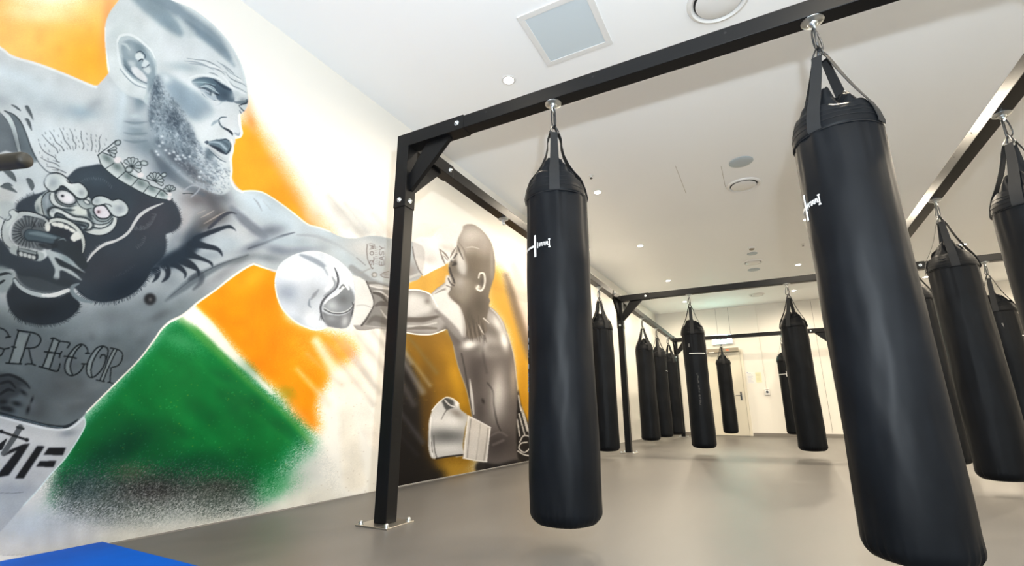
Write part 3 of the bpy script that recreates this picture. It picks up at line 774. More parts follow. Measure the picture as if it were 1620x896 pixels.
blob(672, 372, 30, 14, 0, (226, 212, 202), .5)

# ---- second fighter
torso2 = [(646, 459), (660, 459), (673, 462), (681, 465), (690, 457), (704, 447), (712, 436), (730, 440), (772, 470), (773, 484), (780, 489), (790, 500), (797, 512), (802, 526), (808, 543), (812, 560), (816, 582), (818, 616), (820, 634), (819, 700), (819, 740), (770, 745), (768, 700), (748, 664), (745, 650), (738, 618), (724, 578), (717, 547), (710, 529), (705, 521), (684, 529), (662, 529), (640, 526), (600, 520), (560, 517), (560, 445), (600, 449)]
C2 = full(torso2, .6)
poly(torso2, (112, 106, 104), 1, .6)
poly([(640, 458), (662, 458), (675, 462), (686, 475), (706, 500), (702, 518), (684, 529), (640, 526), (560, 520), (560, 440)], (168, 165, 163), 1, 3, C2)
poly([(646, 468), (668, 470), (680, 480), (682, 492), (668, 498), (646, 500)], (214, 212, 210), 1, 3, C2)
stroke([(640, 506), (670, 506), (696, 500)], [8, 8, 3], (110, 104, 100), .95, 3, C2); stroke([(640, 516), (665, 516), (690, 511)], 2.6, (205, 203, 200), .9, 1, C2)
stroke([(644, 521), (664, 519), (690, 520)], [2, 6, 3], (120, 114, 110), .8, 2, C2); blob(676, 477, 5, 5, 0, (130, 125, 122), .7, C2)
poly([(681, 466), (692, 457), (708, 447), (713, 470), (726, 480), (733, 498), (735, 520), (732, 535), (722, 530), (708, 514), (694, 496), (684, 480)], (218, 217, 216), 1, 3, C2)
stroke([(688, 465), (700, 459), (708, 457)], [1, 3, 4], (140, 136, 132), .8, 1.5, C2); stroke([(690, 492), (706, 508), (722, 526), (732, 542)], [5, 9, 10, 4], (140, 136, 135), .8, 4, C2)
blob(716, 560, 5, 26, -12, (150, 146, 146), .6, C2)
stroke([(681, 466), (686, 474), (692, 486)], 2.2, (238, 236, 234), .8, 1, C2)
stroke([(646, 459), (660, 459), (673, 462), (681, 466)], 2.2, (240, 239, 238), 1, .8); stroke([(640, 526), (662, 529.5), (684, 529), (704, 522)], 2, (236, 234, 232), 1, .8)
blob(784, 514, 9, 22, -30, (205, 203, 202), .9, C2); blob(775, 538, 20, 12, 10, (180, 177, 174), .8, C2); blob(798, 540, 6, 14, -12, (225, 223, 220), .8, C2); blob(744, 546, 12, 6, -12, (226, 224, 222), .95, C2)
blob(782, 520, 7, 12, -30, (110, 103, 98), .7, C2); blob(770, 560, 26, 8, 0, (170, 166, 164), .55, C2); stroke([(766, 536), (764, 560), (770, 590)], 4, (90, 84, 84), .7, 3, C2)
blob(790, 630, 13, 34, 4, (176, 172, 170), .75, C2); blob(812, 600, 5, 26, 0, (170, 160, 150), .8, C2); blob(752, 590, 10, 30, -8, (74, 68, 68), .6, C2)
stroke([(743, 600), (746, 625), (749, 655)], [1, 4.5, 3], (202, 200, 198), .95, 1.6, C2); stroke([(730, 560), (736, 590), (744, 640), (747, 660)], 2.4, (70, 66, 66), .8, 1.4, C2)
stroke([(771, 606), (780, 620), (781, 640), (786, 668), (792, 682)], [2, 3, 3, 2], (60, 56, 56), .8, 1.6, C2); blob(764, 635, 2, 3.6, -20, (30, 28, 28), .9, C2)
blob(790, 702, 26, 22, 0, (72, 66, 66), .8, C2); stroke([(776, 690), (790, 684), (802, 690)], 3, (120, 114, 112), .7, 2, C2); stroke([(780, 704), (796, 697)], 4, (124, 118, 116), .7, 3, C2)
poly([(757, 730), (785, 735), (819, 728), (819, 745), (757, 748)], (40, 37, 38), .9, 2)
stroke([(717, 547), (724, 578), (738, 618), (745, 650), (748, 664)], 1.4, (170, 160, 140), .8, .8); stroke([(802, 526), (812, 560), (817, 600), (820, 634), (818, 700)], 1.6, (205, 196, 180), .8, .8)
# trunks ornament at the hip
hip = [(819, 620), (824, 640), (832, 660), (842, 690), (846, 722), (819, 724)]
poly(hip, (46, 42, 42), 1, 1); H2 = full(hip, 1)
for P in ([(820, 626), (824, 650)], [(824, 646), (834, 682)], [(821, 655), (830, 688)], [(826, 644), (838, 690)], [(818, 664), (822, 690)], [(822, 700), (828, 690), (838, 692), (840, 706), (830, 716), (821, 710), (824, 702), (834, 700)], [(819, 714), (830, 720), (844, 722)]):
    stroke(P, 2.0, (225, 222, 218), .95, .7, H2)
blob(741, 545, 8, 6, -10, (236, 235, 233), .9, C2); blob(786, 512, 6, 16, -30, (224, 223, 222), .8, C2); blob(797, 538, 4, 12, -12, (236, 235, 233), .85, C2); blob(766, 548, 6, 10, 0, (200, 198, 196), .6, C2); blob(787, 624, 9, 30, 4, (206, 203, 200), .8, C2); blob(776, 500, 4, 12, -20, (170, 166, 164), .7, C2); stroke([(776, 488), (787, 498), (795, 512), (800, 528)], [2, 4, 3, 1], (216, 214, 212), .7, 2, C2)
blob(760, 575, 8, 14, 10, (84, 78, 78), .5, C2); blob(758, 650, 8, 20, 0, (72, 66, 66), .5, C2)
# head of the second fighter
head2 = [(712, 470), (709, 464), (715, 456), (712, 440), (709, 425), (713, 410), (722, 385), (727, 367), (733, 358), (742, 355), (753, 358), (766, 369), (776, 384), (781, 401), (783, 422), (781, 440), (776, 456), (773, 470), (773, 488), (768, 510), (770, 525), (752, 534), (738, 532), (735, 505), (728, 486), (720, 478)]
HM = full(head2, .8)
poly(head2, (128, 120, 112), 1, .8)
blob(748, 376, 26, 20, 20, (214, 209, 206), .95, HM); blob(762, 388, 16, 18, 20, (176, 170, 166), .8, HM); blob(740, 395, 16, 7, 10, (196, 190, 184), .7, HM)
blob(750, 422, 16, 28, 0, (120, 110, 98), .85, HM); blob(745, 450, 16, 18, 10, (132, 124, 114), .7, HM); blob(758, 482, 14, 28, 0, (92, 84, 76), .85, HM); blob(742, 500, 9, 22, -10, (84, 77, 70), .7, HM); blob(733, 462, 12, 20, 15, (156, 150, 142), .7, HM)
blob(778, 408, 3, 28, 0, (176, 171, 166), .6, HM); stroke([(740, 355), (754, 358), (767, 370), (777, 385), (782, 402), (783, 424), (781, 442)], 1.6, (120, 114, 108), .6, 1.2, HM); blob(722, 478, 12, 5, 35, (110, 102, 94), .7, HM)
poly([(722, 402), (729, 396), (735, 410), (738, 424), (735, 436), (726, 430), (722, 416)], (222, 220, 218), .9, 2.5, HM)
blob(727, 446, 10, 12, 0, (172, 168, 164), .8, HM)
stroke([(723, 388), (727, 398), (733, 411)], [1, 3, 1], (96, 90, 86), .85, 1, HM); stroke([(726, 384), (734, 396), (736, 406)], [1, 2.4, 1], (140, 132, 126), .8, 1, HM)
stroke([(738, 392), (748, 391), (758, 394)], [1, 2, 1], (226, 222, 218), .6, 1, HM)
for P in ([(714, 414), (718, 408), (722, 402)], [(716, 420), (721, 418)], [(711, 424), (714, 434), (718, 444)], [(712, 430), (716, 440), (719, 448)]): stroke(P, 2.6, (70, 66, 66), .9, .8)
blob(719.5, 417, 3, 3.4, 0, (60, 56, 56), .9, HM); blob(716, 411, 3, 2, -30, (230, 228, 226), .9)
poly([(706, 436), (712, 438), (714, 448), (711, 462), (706, 462), (704, 448)], (214, 212, 210), 1, 1.2); stroke([(709, 441), (713, 449), (718, 452)], 2.4, (84, 78, 76), .85, .9); stroke([(706, 452), (714, 456), (711, 463)], 1.6, (110, 102, 98), .8, .8)
stroke([(757, 440), (759, 433), (765, 433), (767, 441), (766, 452), (761, 460), (754, 457), (757, 452)], [2, 3, 3, 3, 2], (232, 228, 222), .95, .8); blob(762, 446, 2.4, 6, 0, (96, 90, 86), .85); blob(756, 455, 4, 3.4, 0, (222, 218, 212), .85); stroke([(758, 450), (763, 452)], 2, (110, 104, 100), .8)
for k in range(9): stroke([(735+k*3.6, 500+(k % 3)*5), (738+k*3.4+(k % 2)*2, 524), (741+k*3.6, 536+(k % 3)*3)], [1, 2.4, .6], (84, 77, 72), .65, .9)
stroke([(757, 514), (762, 524), (766, 530)], [1, 2, .6], (216, 212, 208), .85, .8); stroke([(765, 504), (774, 512)], [2.4, .6], (224, 220, 216), .85, .8)
stroke([(733, 500), (736, 520), (735, 534)], [1, 3, 1], (200, 196, 192), .6, 1.2)
# lower left glove of the second fighter (guarding hand)
gl = [(677.6, 694), (678.4, 668.6), (683.4, 650), (690, 641), (698.5, 633.4), (705, 628.7), (715, 631), (725.3, 638.5), (728.6, 648.5), (739.5, 658.5), (736, 677), (732, 703.7), (732, 721.3), (710, 723), (690, 726.3), (681.8, 723.8), (678, 710.4)]
GM = full(gl, .6); poly(gl, (196, 195, 194), 1, .6)
blob(705, 668, 26, 12, 0, (226, 224, 222), .95, GM); blob(704, 690, 34, 11, 2, (112, 113, 113), .95, GM); blob(706, 710, 28, 6, 0, (214, 212, 210), .9, GM); blob(722, 654, 12, 6, 30, (120, 112, 104), .6, GM)
stroke([(682, 660), (680, 690), (684, 722)], 2, (236, 234, 232), .8, 1, GM); stroke([(686, 690), (687, 710), (691, 725)], 1.6, (90, 88, 86), .8, .8, GM); stroke([(682, 700), (684, 716)], 1.4, (100, 98, 96), .7, .8, GM)
stroke([(690, 726), (710, 722.5), (733, 720)], 2.6, (44, 38, 34), .9, .9)
poly([(699, 634), (706, 630), (716, 634), (721, 643), (712, 647), (706, 649), (701, 641)], (84, 84, 84), 1, .9, GM); stroke([(704, 634), (711, 641), (719, 644)], 2, (226, 224, 222), .9, .8, GM); blob(722, 640, 4, 5, 30, (232, 230, 228), .9, GM)
stroke([(707, 648), (702, 656), (698, 664)], [2, 1], (90, 88, 86), .7, .8, GM)
stroke([(683, 650), (691, 640), (699, 633), (706, 629), (716, 631), (726, 639)], 1.4, (240, 238, 236), .9, .7)
cf = [(740, 657.7), (758, 667), (776.3, 677), (773, 704), (770.5, 731.4), (750, 728.5), (732, 725.5), (734, 700), (736, 685.3)]
poly(cf, (206, 201, 196), 1, .6, None, False); K2 = full(cf, .6, False)
for P, c_ in (([(741, 660), (736, 700), (735, 724)], (240, 238, 234)), ([(745, 664), (741, 700), (739, 724)], (150, 146, 142)), ([(760, 671), (756, 704), (753, 727)], (170, 166, 160)), ([(772, 678), (769, 704), (765, 730)], (160, 156, 150)), ([(775, 679), (772, 706), (769, 730)], (240, 238, 236))):
    stroke(P, 1.8, c_, .85, .8, K2)
stroke([(740, 658), (758, 667), (776, 677)], 1.6, (240, 238, 236), .9, .7); stroke([(732, 725), (750, 728.5), (770, 731)], 1.6, (238, 236, 232), .9, .7)
blob(752, 700, 8, 22, 4, (220, 216, 212), .6, K2)

# ---- first fighter: outline of head, chest, arm
fig1 = [(-50, 50), (0, 74), (20, 88), (60, 100), (100, 115), (140, 132), (152, 135.5), (160, 129), (172, 114), (171, 100), (167, 76), (166, 45), (171, 25), (182, 8), (195, -6), (225, -22), (255, -12), (270, 0), (303, 14), (331, 34), (353, 56), (369, 78), (381, 102), (387, 120), (391, 141), (392.5, 160), (389, 172), (382, 180), (378.5, 180), (380.7, 200), (382, 210), (380, 216), (373, 218), (371.7, 226), (367.6, 237), (366, 252), (366.6, 265), (365.6, 279), (368.7, 287), (376.7, 298), (385, 302.6), (399, 302), (413, 304), (427, 311), (447.5, 325), (466, 339), (482, 352), (491, 357), (505, 360.5), (522.5, 367.5), (540, 375), (560, 377.5), (584, 373.5), (600, 374), (619, 378), (660, 385), (672, 400), (666, 437), (648, 447), (630, 453), (614, 456), (585, 451), (560, 440), (520, 440), (440, 432), (420, 424), (400.8, 417.5), (384.8, 425.6), (360.6, 442.7), (340.6, 458.7), (312.4, 478.8), (298.5, 491), (284.5, 501), (268.4, 509), (254.3, 522), (244.3, 537), (220, 569), (187.5, 601.6), (150, 639), (137, 652), (133, 661), (133.7, 673), (122.7, 695), (103, 724.8), (81, 749), (59, 776), (37, 800), (0, 842), (-50, 890)]
C1 = full(fig1, .6)
poly(fig1, (208, 214, 218), 1, .6)
G = lambda x, y, rx, ry, an, v, a=.8, c=None: blob(x, y, rx, ry, an, c or (v*.955-2, v, v*1.025+2), a, C1)
# large tones: torso darkens towards the belly
poly([(-50, 470), (60, 500), (150, 480), (230, 470), (300, 450), (350, 470), (240, 600), (120, 690), (-50, 690)], (128, 140, 146), .95, 26, C1)
poly([(-50, 500), (100, 520), (180, 530), (240, 540), (180, 640), (100, 690), (-50, 680)], (110, 121, 126), .9, 14, C1)
G(60, 560, 60, 14, 10, 126, .7); G(150, 520, 36, 16, -12, 158, .75); G(225, 520, 20, 14, -35, 150, .6); G(110, 615, 50, 16, 20, 104, .6); G(95, 600, 14, 30, 20, 96, .5); G(60, 645, 20, 24, 0, 84, .6); G(150, 600, 30, 14, -40, 126, .6); G(120, 645, 30, 9, -10, 108, .6)
G(250, 500, 20, 7, -24, 118, .8); G(170, 560, 26, 12, 10, 132, .5); G(20, 540, 30, 16, 0, 122, .6)
for k in range(40): G(rng.uniform(0, 230), rng.uniform(490, 650), rng.uniform(6, 16), rng.uniform(4, 9), rng.uniform(-40, 40), rng.choice([96, 108, 146, 150]), .22)
# upper chest, shoulder
G(40, 150, 60, 26, 15, 214, .8); G(125, 178, 28, 11, 4, 176, .85, (164, 184, 196)); G(85, 170, 34, 12, 22, 196, .7); G(150, 165, 8, 14, 60, 178, .6); G(70, 215, 46, 26, 10, 232, .6); G(20, 120, 50, 12, 18, 232, .8); G(110, 256, 26, 14, 0, 216, .7)
G(0, 160, 16, 10, 0, 190, .7); G(60, 300, 30, 20, 0, 206, .6)
stroke([(-50, 52), (0, 76), (20, 90), (60, 102), (100, 117), (140, 134), (152, 138)], 4, (234, 238, 240), .9, 2.5, C1)
# neck
G(190, 180, 14, 50, 0, 214, .9); G(222, 158, 12, 20, 10, 150, .9, (132, 150, 162)); G(209, 138, 8, 13, 10, 138, .85, (122, 140, 153)); G(215, 205, 20, 20, 0, 168, .9, (150, 166, 176)); G(232, 232, 26, 20, 20, 150, .9, (132, 147, 158)); G(262, 268, 26, 20, 35, 126, .95, (112, 124, 136))
for y in (192, 210, 222): stroke([(196, y), (212, y+3), (232, y+1)], [1, 4, 2], (118, 134, 146), .55, 3, C1)
G(212, 184, 10, 4, 0, 216, .7); G(214, 200, 14, 3, 6, 206, .5); G(218, 217, 14, 3, 8, 188, .6); G(194, 160, 6, 26, 6, 226, .8); G(236, 168, 3, 18, 14, 206, .7)
# pectoral, armpit, deltoid
G(335, 318, 40, 14, 60, 120, .95, (104, 106, 112)); G(310, 315, 26, 16, 0, 126, .8, (116, 112, 116)); G(350, 312, 20, 12, 20, 118, .7, (100, 104, 112))
G(320, 345, 22, 14, -30, 140, .6, (128, 122, 122)); G(300, 375, 30, 18, -40, 92, .9, (70, 84, 98)); G(335, 350, 30, 9, -30, 118, .8, (96, 92, 92)); G(280, 405, 26, 14, -25, 78, .85, (62, 78, 92))
G(292, 345, 10, 26, 10, 196, .85, (188, 186, 188)); G(278, 385, 10, 16, 15, 190, .8, (172, 178, 184)); G(268, 398, 6, 12, 0, 180, .6)
G(420, 330, 44, 20, 30, 226, .95); G(400, 318, 26, 10, 25, 236, .8); G(385, 372, 26, 15, 20, 232, .9, (228, 230, 231)); G(358, 385, 26, 12, 0, 212, .7); G(455, 352, 30, 12, 35, 232, .8)
stroke([(366, 330), (385, 348), (402, 362), (418, 374)], [8, 14, 14, 10], (140, 146, 156), .85, 6, C1); G(425, 366, 24, 9, -10, 140, .9, (138, 145, 156)); G(405, 388, 26, 7, -25, 126, .9, (122, 130, 142)); stroke([(392, 394), (420, 384), (445, 374), (466, 368)], [2, 4, 4, 1], (92, 98, 110), .85, 2, C1)
stroke([(401, 314), (408, 322), (414, 334)], [1, 3, 1], (176, 180, 188), .7, 1.6, C1); stroke([(416, 318), (428, 332)], [1, 4, 1], (196, 200, 206), .6, 2, C1)
G(448, 382, 30, 8, -6, 214, .8); G(470, 385, 40, 7, 8, 208, .7); G(440, 396, 22, 7, 12, 146, .8, (146, 154, 166)); G(475, 396, 30, 5, -4, 158, .7, (158, 166, 178)); G(420, 408, 26, 7, 8, 158, .8, (146, 154, 160))
stroke([(470, 372), (500, 374), (530, 386), (560, 404)], [2, 5, 5, 2], (188, 192, 198), .7, 3, C1); G(520, 372, 26, 7, 20, 228, .8); G(500, 360, 20, 4, 18, 232, .7)
G(575, 395, 26, 14, 10, 232, .8, (234, 233, 231)); G(548, 410, 24, 10, 45, 222, .8); stroke([(556, 424), (572, 436), (590, 446), (614, 452)], [10, 12, 8, 4], (160, 162, 164), .7, 4, C1); stroke([(564, 408), (578, 420)], [1, 4, 1], (146, 144, 144), .8, 1.6, C1); stroke([(570, 432), (584, 426), (590, 424)], [3, 2, 1], (180, 180, 180), .7, 1.6, C1)
G(640, 430, 22, 14, 0, 172, .9, (168, 160, 156)); stroke([(620, 446), (645, 440), (664, 433)], 4, (226, 224, 222), .8, 1.6, C1)
# side of the ribs and the fold under the arm
G(300, 450, 36, 9, -34, 188, .7); stroke([(262, 476), (290, 455), (312, 440), (350, 420), (392, 404)], [3, 12, 14, 7, 3], (112, 122, 130), .8, 5, C1); stroke([(300, 442), (316, 434), (318, 446), (306, 458)], [6, 10, 8, 3], (88, 96, 106), .75, 4, C1); stroke([(268, 470), (310, 438), (350, 418), (392, 404)], [1, 2, 2, 1], (84, 92, 100), .6, 1.2, C1)
G(350, 436, 40, 8, -34, 170, .8, (168, 170, 174)); G(380, 412, 20, 5, -20, 118, .6); G(290, 420, 26, 10, -30, 168, .6, (158, 168, 174)); G(270, 445, 14, 10, 0, 160, .7); G(330, 405, 24, 8, -10, 176, .8); G(225, 495, 30, 12, -20, 158, .7); G(180, 500, 30, 12, 0, 142, .7)
stroke([(401, 418), (384.8, 426), (360.6, 443), (340.6, 459), (312.4, 479), (298.5, 491.5), (284.5, 501.5), (268.4, 509.5), (254.3, 522.5), (244.3, 537), (220, 569), (187.5, 602), (150, 639), (136, 653)], [3, 3.4, 3, 3.4, 4, 3, 2.4, 2.2, 2], (240, 236, 228), 1, .9)
stroke([(401, 418), (418, 424), (436, 429)], 2.6, (246, 238, 228), 1, .8)
stroke([(385, 302.6), (399, 302), (413, 304), (427, 311), (447.5, 325), (466, 339), (482, 352), (491, 357), (505, 360.5), (522, 367)], 2.2, (250, 246, 240), .9, 1.2)

# ---- head of the first fighter
hd1 = [(171, 114), (167, 76), (166, 45), (171, 25), (182, 8), (195, -6), (225, -22), (255, -12), (270, 0), (303, 14), (331, 34), (353, 56), (369, 78), (381, 102), (387, 120), (391, 141), (392.5, 160), (389, 172), (382, 180), (378.5, 180), (380.7, 200), (382, 210), (380, 216), (373, 218), (371.7, 226), (367.6, 237), (366, 252), (366.6, 265), (365.6, 279), (368.7, 287), (360, 305), (340, 307), (300, 288), (266, 258), (246, 232), (235, 200), (232, 165), (200, 150), (180, 130)]
HC = full(hd1, .8)
B = lambda x, y, rx, ry, an, c, a=.8, p=1: blob(x, y, rx, ry, an, c, a, HC, p)
poly(hd1, (220, 227, 230), .9, 3, HC)
B(195, 60, 24, 60, 0, (216, 224, 226), .9); B(180, 55, 8, 10, 0, (200, 210, 214), .5)
stroke([(212, -8), (236, 8), (262, 30), (284, 52)], [14, 30, 26, 12], (152, 170, 180), .85, 9, HC); stroke([(236, -10), (262, 4), (290, 24), (316, 46), (340, 66), (362, 92)], [16, 20, 18, 24, 22, 8], (150, 167, 178), .85, 8, HC)
stroke([(294, 34), (326, 58), (352, 82), (370, 104)], [3, 10, 12, 3], (134, 152, 165), .6, 6, HC); B(262, 34, 20, 8, 42, (140, 158, 170), .45); stroke([(282, 26), (300, 52)], [2, 12, 16], (206, 216, 220), .55, 8, HC); B(225, 30, 10, 30, -50, (222, 228, 230), .8)
stroke([(262, -6), (303, 16), (331, 36), (353, 58), (369, 80), (381, 104), (388, 130)], 2.6, (226, 236, 238), .9, 1.2, HC)
stroke([(166, 45), (167, 76), (171, 112)], 3, (238, 242, 242), .9, 2, HC)
B(300, 84, 50, 14, 16, (224, 230, 234), .8); B(345, 115, 34, 12, 40, (228, 234, 237), .8); B(290, 106, 24, 7, 6, (182, 196, 204), .75); B(270, 80, 14, 14, 0, (226, 232, 236), .8)
WR = lambda P, c=(138, 150, 158), a=.75, wd=(.6, 2.0, .6): stroke(zz(P, 8.958, 280, 90), list(wd), c, a, .8, HC)
for P in ([(140, 20), (270, 40), (400, 55), (500, 95), (600, 155), (680, 230)], [(440, 150), (540, 170), (620, 205), (680, 260)], [(450, 225), (520, 240), (585, 275)], [(690, 215), (740, 290), (830, 345), (930, 385), (985, 430)],
          [(745, 350), (800, 415), (890, 455), (985, 510)], [(640, 105), (750, 185), (820, 265), (900, 312)], [(520, 290), (570, 325), (620, 345)]): WR(P)
for P in ([(400, 110), (540, 140), (660, 200)], [(620, 250), (700, 330), (760, 420), (860, 480), (970, 530)], [(700, 170), (800, 260), (930, 360)]): WR(P, (240, 243, 245), .8, (1, 3, 1))
# eye socket
soc = zz([(205, 350), (300, 300), (420, 288), (520, 308), (620, 372), (740, 440), (795, 515), (815, 600), (790, 642), (700, 630), (620, 632), (560, 592), (540, 540), (470, 505), (350, 445), (262, 425)], 8.958, 280, 90)
poly(soc, (98, 117, 132), 1, .9, HC); SM = full(soc, 1)
blob(316, 131, 14, 5, 0, (150, 172, 182), .85, SM); blob(356, 152, 12, 8, 30, (80, 96, 112), .8, SM); stroke(zz([(520, 320), (600, 380), (680, 440), (760, 470)], 8.958, 280, 90), [2, 5, 3], (66, 80, 96), .8, 1.2, SM)
ey = lambda P, wd, c, a=.95: stroke(zz(P, 8.958, 280, 90), wd, c, a, .7, HC)
ey([(225, 362), (330, 360), (440, 378), (540, 400)], [1, 1.6, .8], (188, 208, 214), .8); ey([(330, 430), (400, 415), (480, 450), (590, 520)], [1, 3, 3, 1], (196, 210, 216)); ey([(400, 395), (480, 415), (545, 470)], [1, 2.6, 1], (186, 202, 210))
ey([(300, 445), (380, 450), (450, 490), (540, 525), (590, 540)], [1.4, 2.2, 2.2, 2], (54, 66, 80)); ey([(380, 380), (470, 395), (540, 440)], [1, 1.8, 1], (62, 76, 92))
poly(zz([(320, 460), (400, 462), (470, 505), (530, 535), (555, 590), (520, 615), (440, 580), (370, 530)], 8.958, 280, 90), (176, 190, 200), 1, .7, HC)
ey([(400, 500), (450, 530), (500, 560)], [.8, 2, .8], (124, 142, 154)); blob(336, 149.5, 3, 3.6, 0, (206, 216, 222), .9, HC); blob(333, 148.5, 1.6, 2.4, 0, (80, 98, 110), .9, HC); ey([(350, 520), (410, 570), (480, 610), (560, 618)], [1, 2, 2, 1], (112, 130, 142)); ey([(360, 500), (440, 590), (560, 640)], [1, 3, 1], (226, 232, 236), .8)
ey([(540, 690), (590, 680), (640, 640), (700, 625)], [1, 2.4, 2], (166, 182, 192), .8)
B(345, 170, 26, 8, 12, (226, 232, 236), .9); B(372, 150, 6, 8, 50, (196, 206, 212), .8); B(384, 160, 6, 5, 0, (150, 160, 168), .8)
ey([(810, 640), (880, 650), (960, 640), (990, 610)], [2, 5, 5, 3], (126, 140, 150)); ey([(880, 695), (930, 672), (985, 655), (994, 620)], [1.6, 2.4, 2.4, 1.6], (56, 66, 78)); ey([(880, 700), (905, 730), (940, 765), (975, 770)], [1, 2, 1.6], (74, 88, 100)); ey([(900, 700), (950, 720)], 3, (214, 222, 226)); ey([(885, 760), (905, 800)], [1, 3, 1.6], (70, 84, 98)); ey([(930, 690), (985, 700), (975, 740)], 2.4, (206, 216, 220))
# cheek
poly([(253, 116), (273, 122), (303, 138), (325, 157), (339, 179), (328, 191), (304, 189), (282, 168), (266, 146)], (166, 183, 195), .95, 3.5, HC); poly([(262, 122), (285, 140), (310, 165), (322, 182), (304, 186), (284, 166), (268, 144)], (152, 170, 184), .6, 5, HC); B(300, 133, 26, 6, 35, (228, 234, 238), .8)
B(330, 200, 16, 20, 20, (224, 230, 234), .9); B(345, 186, 10, 12, 0, (222, 229, 233), .8); B(262, 124, 10, 8, 30, (222, 230, 234), .9)
for P in ([(100, 60), (260, 75), (400, 120), (520, 190)], [(180, 95), (330, 110), (460, 150)], [(560, 60), (660, 130), (760, 230), (870, 300)]): WR(P, (150, 163, 172), .6, (.6, 2.6, .6))
stroke(zz([(170, 300), (300, 262), (430, 268), (560, 300), (660, 360), (760, 440)], 8.958, 280, 90), [2, 4, 4, 3, 2], (236, 241, 243), .7, 1.6, HC)
stroke([(240, 240), (262, 268), (292, 292), (322, 308)], [6, 14, 14, 6], (100, 112, 124), .6, 6, C1)
# ear
poly(zz([(155, 160), (190, 108), (270, 90), (350, 118), (440, 190), (515, 262), (552, 350), (565, 450), (556, 560), (505, 680), (470, 800), (430, 760), (455, 625), (350, 580), (260, 505), (200, 420), (176, 300)], 6.4, 160, 40), (198, 209, 214), 1, .8, C1)
EA = lambda P, c, a=1., s=.8: poly(zz(P, 6.4, 160, 40), c, a, s, C1)
ES = lambda P, wd, c, a=.95, s=.7: stroke(zz(P, 6.4, 160, 40), wd, c, a, s, C1)
EA([(205, 200), (280, 150), (380, 190), (470, 280), (530, 380), (552, 480), (525, 600), (475, 690), (465, 590), (340, 540), (250, 440), (212, 300)], (158, 174, 183), 1, 1.6)
EA([(215, 330), (260, 380), (330, 440), (440, 560), (330, 520), (245, 430)], (112, 130, 142), .8, 2); blob(206, 80, 7, 9, -30, (186, 199, 206), .8, C1); blob(222, 76, 10, 7, 40, (130, 147, 158), .7, C1)
ES([(160, 190), (172, 300), (200, 420), (262, 505), (350, 582), (450, 622)], [3, 4, 4, 4, 4, 3], (226, 233, 236)); ES([(160, 170), (190, 112), (270, 95), (350, 122), (440, 195), (510, 265), (545, 345)], [3.4, 4, 4, 4, 4, 3, 1.4], (232, 238, 240))
ES([(215, 190), (250, 200), (290, 250)], [3, 5, 2], (206, 216, 220), .8, 2); ES([(230, 400), (262, 440), (300, 480), (400, 560), (460, 590)], [1, 1.6, 1.6, 1.6, 1], (96, 112, 126), .9); ES([(190, 440), (250, 520), (340, 600), (450, 640)], [1, 1.8, 1.8, 1], (140, 156, 166), .8)
EA([(350, 290), (390, 275), (430, 310), (425, 345), (380, 360), (345, 330)], (222, 230, 233)); ES([(360, 275), (400, 265), (440, 300), (445, 330)], 1.8, (84, 100, 114)); ES([(380, 362), (415, 345), (425, 385)], 2.2, (66, 82, 96)); EA([(430, 350), (480, 370), (480, 420), (440, 440), (410, 410)], (214, 223, 228)); ES([(415, 430), (450, 428), (485, 400)], 1.8, (84, 100, 114))
EA([(300, 430), (350, 420), (430, 490), (465, 545), (455, 575), (400, 555), (330, 500)], (224, 228, 232), 1, 1); EA([(420, 440), (490, 425), (500, 470), (470, 495)], (216, 224, 228), .9, 1.2); EA([(270, 360), (340, 370), (340, 420), (290, 420)], (204, 213, 218), .9, 2)
ES([(552, 420), (556, 540), (500, 680), (468, 800)], [1, 4, 4, 2], (206, 217, 222), .9, 1.4)
# beard
brd = [(240, 125), (250, 118), (262, 138), (276, 156), (292, 178), (304, 200), (312, 222), (326, 234), (340, 250), (356, 262), (366, 270), (366, 290), (356, 306), (340, 308), (318, 300), (292, 284), (264, 258), (245, 232), (235, 204), (233, 172), (238, 148)]
BM_ = full(brd, 3)
blob(262, 200, 30, 60, -20, (138, 154, 166), .9, BM_); blob(248, 140, 7, 20, 10, (96, 112, 126), .8, BM_); blob(290, 250, 40, 30, 30, (146, 160, 172), .8, BM_)
for (x, y, rx, ry, an, c_, a) in [(270, 182, 12, 20, -14, (84, 98, 112), .9), (282, 196, 14, 9, 30, (82, 96, 110), .85), (246, 148, 8, 16, -10, (102, 118, 132), .85), (240, 186, 6, 18, 0, (110, 126, 140), .8), (298, 216, 12, 14, -20, (96, 110, 124), .8),
        (250, 226, 8, 10, -30, (96, 112, 126), .8), (276, 248, 22, 10, 38, (92, 102, 114), .85), (300, 268, 24, 10, 36, (96, 102, 112), .85), (322, 288, 20, 8, 30, (104, 108, 116), .8), (296, 240, 14, 10, 30, (110, 124, 136), .7), (262, 162, 6, 12, -20, (180, 196, 205), .7), (258, 214, 10, 14, -30, (176, 190, 200), .7), (276, 214, 10, 8, 20, (150, 166, 176), .6)]:
    blob(x, y, rx, ry, an, c_, a, BM_)
blob(346, 280, 16, 26, 0, (226, 232, 236), .95, BM_); blob(318, 238, 12, 18, -20, (212, 220, 226), .8, BM_); blob(330, 262, 10, 16, -10, (206, 214, 220), .7, BM_)
r2 = np.random.default_rng(3)
for k in range(2600):
    t = r2.random(); x = 238+t*122+r2.normal(0, 10); y = 148+t*146+r2.normal(0, 26)
    ix, iy = int((x-U0)*SC), int((y-V0)*SC)
    if BM_[iy, ix] < .45: continue
    an = math.radians(75-45*t+r2.normal(0, 30)); ln = r2.uniform(1.2, 3.6); lt = r2.random() < (.42 if x < 312 else .66)
    c_ = (204, 215, 223) if lt else (78, 92, 106)
    stroke([(x, y), (x+ln*math.cos(an), y+ln*math.sin(an))], r2.uniform(.7, 1.8), c_, .34, .9, BM_, False)
